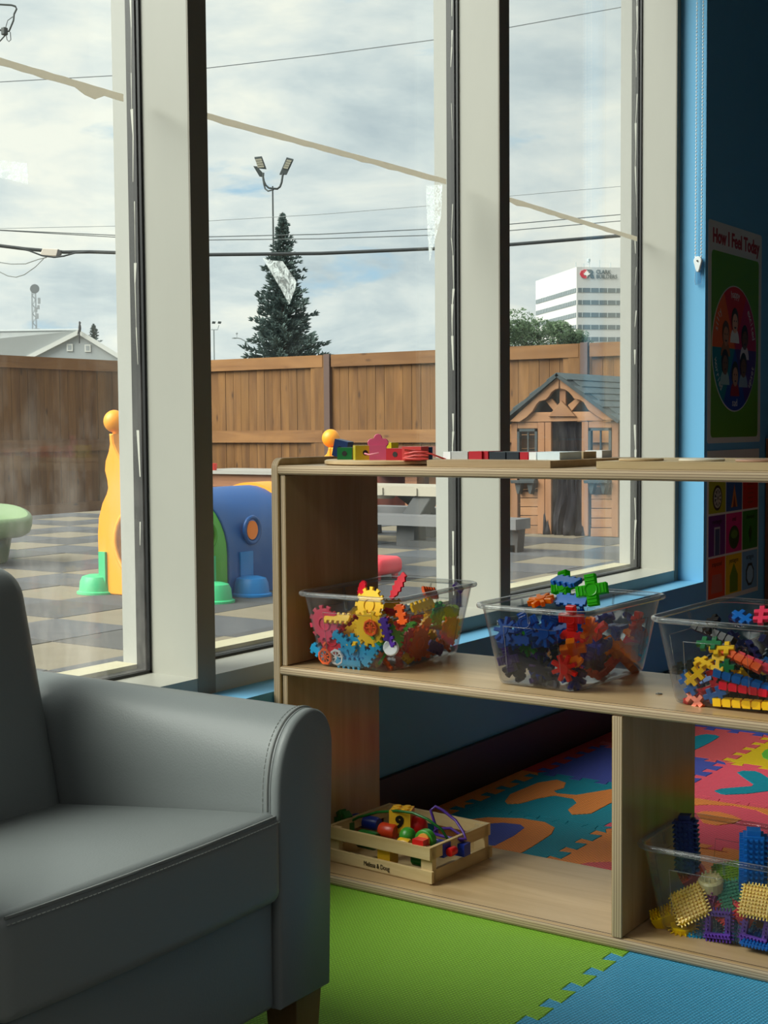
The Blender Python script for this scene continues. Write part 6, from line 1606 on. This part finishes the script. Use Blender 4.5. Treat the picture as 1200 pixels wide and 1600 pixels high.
# floodlight pole behind the spruce
m_lamp = M('lamp post dark', hexc(46, 54, 54), rough=.6); m_lens = M('lamp lens', hexc(140, 137, 122), rough=.4)
DF = 60; kf = DF/FPX
fp_ = thing('floodlight_pole', 'tall dark pole with floodlight heads on a U shaped bracket beside the spruce', 'light pole', Vector((far(426, 700, DF).x, far(426, 700, DF).y, -.33)))
pt0 = far(426, 293, DF); obj('pole', tube(BM(), [Vector((pt0.x, pt0.y, -.33)), pt0+hup*2*kf], [2.0*kf, 1.15*kf], 8), m_lamp, fp_, smooth=60)
def FL(x, y, dz=0): return far(380+x/12, 230+y/12, DF)+fwd*dz
obj('arm', tube(BM(), [FL(555, 775), FL(480, 765), FL(425, 715), FL(390, 640), FL(375, 560), FL(380, 480)], 1.5*kf, 7), m_lamp, fp_, smooth=60)
obj('arm', tube(BM(), [FL(555, 775, .3), FL(450, 785, .5), FL(390, 735, .6), FL(365, 650, .6), FL(345, 520, .6)], 1.3*kf, 7), m_lamp, fp_, smooth=60)
obj('arm', tube(BM(), [FL(555, 775), FL(640, 780), FL(690, 740), FL(720, 660), FL(735, 560), FL(745, 500)], 1.7*kf, 7), m_lamp, fp_, smooth=60)
def head(quad, lens):
    q = [FL(*p) for p in quad]; dv = (EYE-q[0]).normalized()
    b = BM(); v = [b.verts.new(p) for p in q]+[b.verts.new(p-dv*.18+hup*.04) for p in q]
    for f in ((0, 1, 2, 3), (7, 6, 5, 4), (0, 4, 5, 1), (1, 5, 6, 2), (2, 6, 7, 3), (3, 7, 4, 0)): b.faces.new([v[i] for i in f])
    h = obj('lamp_head', b, m_lamp, fp_)
    l = [FL(*p) for p in lens]; n = 4
    for k in range(n):
        a0, a1 = k/n+.02, (k+1)/n-.02
        b = BM(); qq = [l[0].lerp(l[3], a0), l[1].lerp(l[2], a0), l[1].lerp(l[2], a1), l[0].lerp(l[3], a1)]
        v = [b.verts.new(p+dv*.035) for p in qq]+[b.verts.new(p-dv*.01) for p in qq]
        for f in ((0, 1, 2, 3), (7, 6, 5, 4), (0, 4, 5, 1), (1, 5, 6, 2), (2, 6, 7, 3), (3, 7, 4, 0)): b.faces.new([v[i] for i in f])
        obj('led_panel', b, m_lens, h)
head([(210, 200), (350, 185), (435, 415), (290, 400)], [(222, 220), (340, 205), (398, 380), (275, 390)])
head([(815, 205), (945, 240), (815, 520), (680, 520)], [(822, 225), (915, 245), (830, 415), (745, 395)])
b = BM(); v0 = [FL(165, 305, .6), FL(235, 310, .6), FL(360, 450, .6), FL(340, 505, .6), FL(275, 490, .6)]
vs = [b.verts.new(p) for p in v0]+[b.verts.new(p+fwd*.15) for p in v0]; n5 = 5
b.faces.new(vs[:5]); b.faces.new(vs[5:][::-1])
for i in range(5): b.faces.new([vs[i], vs[5+i], vs[5+(i+1) % 5], vs[(i+1) % 5]])
obj('lamp_head', b, m_lamp, fp_)
# distant poles
DP = 150; kp = DP/FPX
lp = thing('light_pole', 'distant twin headed light pole at the left edge of the middle pane', 'light pole', Vector((far(334, 700, DP).x, far(334, 700, DP).y, -.33)))
q = far(334, 515, DP); obj('pole', tube(BM(), [Vector((q.x, q.y, -.33)), q], 1.1*kp, 6), M('pole grey', hexc(130, 138, 140)), lp)
obj('arm', tube(BM(), [far(330, 515, DP), far(340, 515, DP), far(342, 508, DP)], .7*kp, 5), M('pole grey', hexc(130, 138, 140)), lp)
for x, y in ((334, 504), (343, 504)): c = far(x, y, DP); obj('lamp_head', prism(BM(), [(-3*kp, -1.5*kp), (2*kp, -2*kp), (3*kp, 1.5*kp), (-2*kp, 2*kp)], -kp, kp, (c, hr, hup, -fwd), ch=.3*kp), m_lamp, lp)
sl = thing('street_light', 'distant curved arm street light beside the tall spruce', 'light pole', Vector((far(394, 700, DP).x, far(394, 700, DP).y, -.33)))
q = [far(x, y, DP) for x, y in ((394, 562), (393, 553), (389, 541), (383, 533), (376, 529), (370, 528))]; obj('pole', tube(BM(), [Vector((q[0].x, q[0].y, -.33))]+q, .9*kp, 6), M('pole grey', hexc(130, 138, 140)), sl, smooth=60)
c = far(366, 528.5, DP); obj('lamp_head', rbox(BM(), c.x-4*kp, c.x+4*kp, c.y-2*kp, c.y+2*kp, c.z-.7*kp, c.z+.9*kp, .5*kp, 2), M('pole grey', hexc(130, 138, 140)), sl)
c = far(370, 521, DP); obj('sensor', lathe(BM(), [(1e-6, -2*kp), (2*kp, 0), (1e-6, 2*kp)], c, 8), M('pole grey', hexc(130, 138, 140)), sl); obj('sensor_stem', tube(BM(), [c, c-hup*7*kp], .4*kp, 4), M('pole grey', hexc(130, 138, 140)), sl)

# overhead lines
def wire(label, pts, d, r, col=(70, 76, 78), name='overhead_wire'):
    return tag(obj(name, tube(BM(), [far(x, y, d) for x, y in pts], r, 6), M('wire %s' % (col,), hexc(*col), rough=.7), smooth=80), label, 'wire', 'overhead lines beyond the fence')
wire('highest overhead wire sloping up to the right across all panes', [(-120, 134), (0, 128), (180, 118), (327, 106), (500, 86), (687, 61), (795, 43), (972, 11), (1060, -6)], 34, .011, (110, 116, 120))
wire('faint thin wire rising to the right above the paired wires', [(-120, 359), (0, 357), (190, 353), (327, 345), (500, 335), (665, 322), (800, 306), (972, 291), (1060, 282)], 36, .008, (140, 146, 148))
wire('upper wire of the close pair above the thick cable', [(-120, 352), (0, 359.5), (188, 368), (327, 370), (500, 366), (690, 357), (800, 350), (972, 335), (1060, 326)], 32, .011, (84, 90, 92))
wire('lower wire of the close pair above the thick cable', [(-120, 353), (0, 360), (188, 371), (327, 375), (500, 373), (690, 367), (800, 360), (972, 345), (1060, 336)], 33.5, .011, (84, 90, 92))
wire('thick black bundled cable crossing all panes below the pair', [(-120, 371), (0, 384), (40, 389), (100, 394), (140, 393.5), (190, 395), (327, 398), (500, 396), (690, 388), (800, 382), (972, 368), (1060, 360)], 28, .038, (46, 50, 52), 'overhead_cable')
wire('thin cable looping under the splice box', [(20, 386), (45, 391.5), (66, 399.5), (85, 402), (100, 400), (118, 395), (140, 393)], 27.5, .018, (46, 50, 52))
wire('pale drooping wire below the splice box at the left edge', [(-60, 405), (0, 410), (18, 412.5), (40, 412), (60, 405), (73, 402)], 27.9, .012, (150, 154, 154))
wire('lower pale drooping wire at the left edge', [(-60, 405), (0, 425), (12, 431), (25, 433), (38, 429), (55, 417), (68, 404)], 28.6, .012, (150, 154, 154))
sbx = thing('splice_box', 'small pale splice box hanging on the thick overhead cable', 'splice box', far(80, 396, 27.8))
c = far(80, 395, 27.8); ks = 27.8/FPX
obj('box_body', prism(BM(), [(-17*ks, -4*ks), (9*ks, -5.5*ks), (12*ks, 5*ks), (-12*ks, 6.5*ks)], -5*ks, 5*ks, (c, hr, hup, -fwd), ch=.6*ks), M('splice pale', hexc(206, 196, 184)), sbx)
obj('end_cap', prism(BM(), [(9*ks, -6*ks), (15*ks, -3*ks), (16*ks, 3*ks), (12*ks, 5*ks)], -5*ks, 5*ks, (c, hr, hup, -fwd)), M('splice dark', hexc(70, 70, 70)), sbx)
hw = thing('line_hardware', 'dark electric line hardware with loops at the upper left corner', 'line hardware', far(8, 50, 26))
obj('clamp', rbox(BM(), *[v for p in [far(7, 49, 26)] for v in (p.x-.05, p.x+.05, p.y-.05, p.y+.05, p.z-.07, p.z+.07)], .02, 2), m_lamp, hw)
obj('bracket', tube(BM(), [far(x, y, 26) for x, y in ((-20, 40), (0, 47), (14, 49), (21, 32), (22, 22), (26, 14), (24, 10), (18, 8), (0, 7), (-15, 6))], .018, 6), m_lamp, hw, smooth=80)
obj('loop', tube(BM(), [far(x, y, 26) for x, y in ((20, 26), (12, 32), (9, 42), (9, 50), (11, 62), (14, 65), (17, 62), (16, 50))], .008, 5), m_lamp, hw, smooth=80)
obj('lead', tube(BM(), [far(x, y, 26) for x, y in ((9, 54), (0, 64), (-20, 78))], .014, 5), m_lamp, hw, smooth=80)

# white office building far behind
DB = 390; m_off = M('office white', hexc(196, 198, 197), rough=.8); m_band = M('office glass band', hexc(104, 114, 118), rough=.3); m_mull = M('office mullion', hexc(176, 186, 188), rough=.5)
ob = thing('office_building', 'white office tower with dark window bands and a company sign', 'building', Vector((far(901, 640, DB).x, far(901, 640, DB).y, -.33)))
cn = far(901, 417, DB); az = radians(11.3)
dl = (fwd*cos(az)-hr*sin(az)).normalized(); dr = (fwd*sin(az)+hr*cos(az)).normalized()   # away-left face and right face directions
# length of the left face so that its far edge falls where the photograph shows it
k1 = ray(837, 439); den = dl.x*k1.y-dl.y*k1.x; LL = (( -(cn.x-EYE.x))*k1.y+(cn.y-EYE.y)*k1.x)/den
WR = 46; zt = cn.z
obj('tower_block', prism(BM(), [(0, 0), (WR, 0), (WR, LL), (0, LL)], -.33, zt, (Vector((cn.x, cn.y, 0)), dr, dl, Vector((0, 0, 1)))), m_off, ob)
mpx = DB/FPX
for k, (y0, y1) in enumerate([(449.5, 456.5), (468.5, 475.5), (488, 495), (507, 514), (526, 533)]):
    z1, z0 = far(901, y0, DB).z, far(901, y1, DB).z
    w = obj('window_band', box(BM(), 0, 0, 0, 0, 0, 0) if False else prism(BM(), [(.4, z0), (WR-.4, z0), (WR-.4, z1), (.4, z1)], -.1, .12, (Vector((cn.x, cn.y, 0)), dr, hup, -dl)), m_band, ob)
    mb = BM(); rnd = random.Random(k)
    for i in range(18):
        x = .4+(WR-.8)*(i+.5)/18; prism(mb, [(x-.08, z0), (x+.08, z0), (x+.08, z1), (x-.08, z1)], .12, .2, (Vector((cn.x, cn.y, 0)), dr, hup, -dl))
    obj('mullions', mb, m_mull, w, kind='stuff')
    w = obj('window_band', prism(BM(), [(.4, z0), (LL-.4, z0), (LL-.4, z1), (.4, z1)], -.1, .12, (Vector((cn.x, cn.y, 0)), dl, hup, -dr)), m_band, ob)
    mb = BM()
    for i in range(24):
        x = .4+(LL-.8)*(i+.5)/24; prism(mb, [(x-.08, z0), (x+.08, z0), (x+.08, z1), (x-.08, z1)], .12, .2, (Vector((cn.x, cn.y, 0)), dl, hup, -dr))
    obj('mullions', mb, m_mull, w, kind='stuff')
fo = (Vector((cn.x, cn.y, 0)), dr, hup, -dl)
def BO(x, y):
    d = ray(820+x/7.5, 400+y/7.5); n = dl; t = (Vector((cn.x, cn.y, cn.z))-EYE).dot(n)/d.dot(n); p = EYE+d*t; return ((p-cn).dot(dr), p.z)
m_lred, m_lgrey = M('sign red', hexc(196, 50, 66), rough=.5), M('sign grey', hexc(86, 96, 98), rough=.5)
sg = obj('sign_mark', prism(BM(), [BO(*p) for p in [(722, 160), (690, 160), (660, 175), (642, 210), (660, 245), (690, 262), (722, 262), (722, 232), (700, 232), (684, 212), (700, 190), (722, 190)]], .05, .3, fo), m_lred, ob, label='red letter C of the sign')
obj('sign_mark', prism(BM(), [BO(*p) for p in [(722, 160), (775, 160), (798, 175), (800, 200), (790, 212), (800, 225), (812, 262), (775, 262), (768, 240), (745, 240), (745, 262), (722, 262)]], .05, .28, fo), m_lgrey, ob, label='grey letter B of the sign')
lf = [(722, 168), (730, 190), (742, 184), (740, 205), (762, 200), (752, 220), (730, 228), (724, 246), (718, 228), (692, 222), (684, 202), (704, 204), (702, 184), (714, 190)]
obj('maple_leaf', prism(BM(), [BO(*p) for p in lf], .3, .45, fo), M('sign white', hexc(236, 236, 232)), ob)
for word, y, off, sx in (('CLARK', 188, .12, 1.0), ('BUILDERS', 243, .0, 1.0)):
    x0, zz = BO(832, y); x1, _ = BO(1005 if word == 'CLARK' else 1075, y); szz = (BO(832, y-26)[1]-BO(832, y+26)[1])*1.25
    text(word, szz, ob, m_lgrey, Vector((cn.x, cn.y, 0))+dr*x0+hup*zz-dl*.2, dr, hup, ext=.05, align='LEFT', offset=off*.2, width=x1-x0)
for x, h in ((612, 8), (705, 6), (770, 12), (890, 12), (1018, 8)):
    u, z = BO(x, 130); obj('roof_mast', tube(BM(), [cn+dr*u+dl*1.0, cn+dr*u+dl*1.0+hup*h*mpx*1.0], .12, 5), m_mull, ob)
u, z = BO(762, 130); obj('roof_dish', lathe(BM(), [(1e-6, -.6), (.5, -.4), (.5, .4), (1e-6, .6)], cn+dr*u+dl*1.0+hup*11*mpx, 10), m_mull, ob)
# hide seams in the distance: low ground strip is the terrain itself
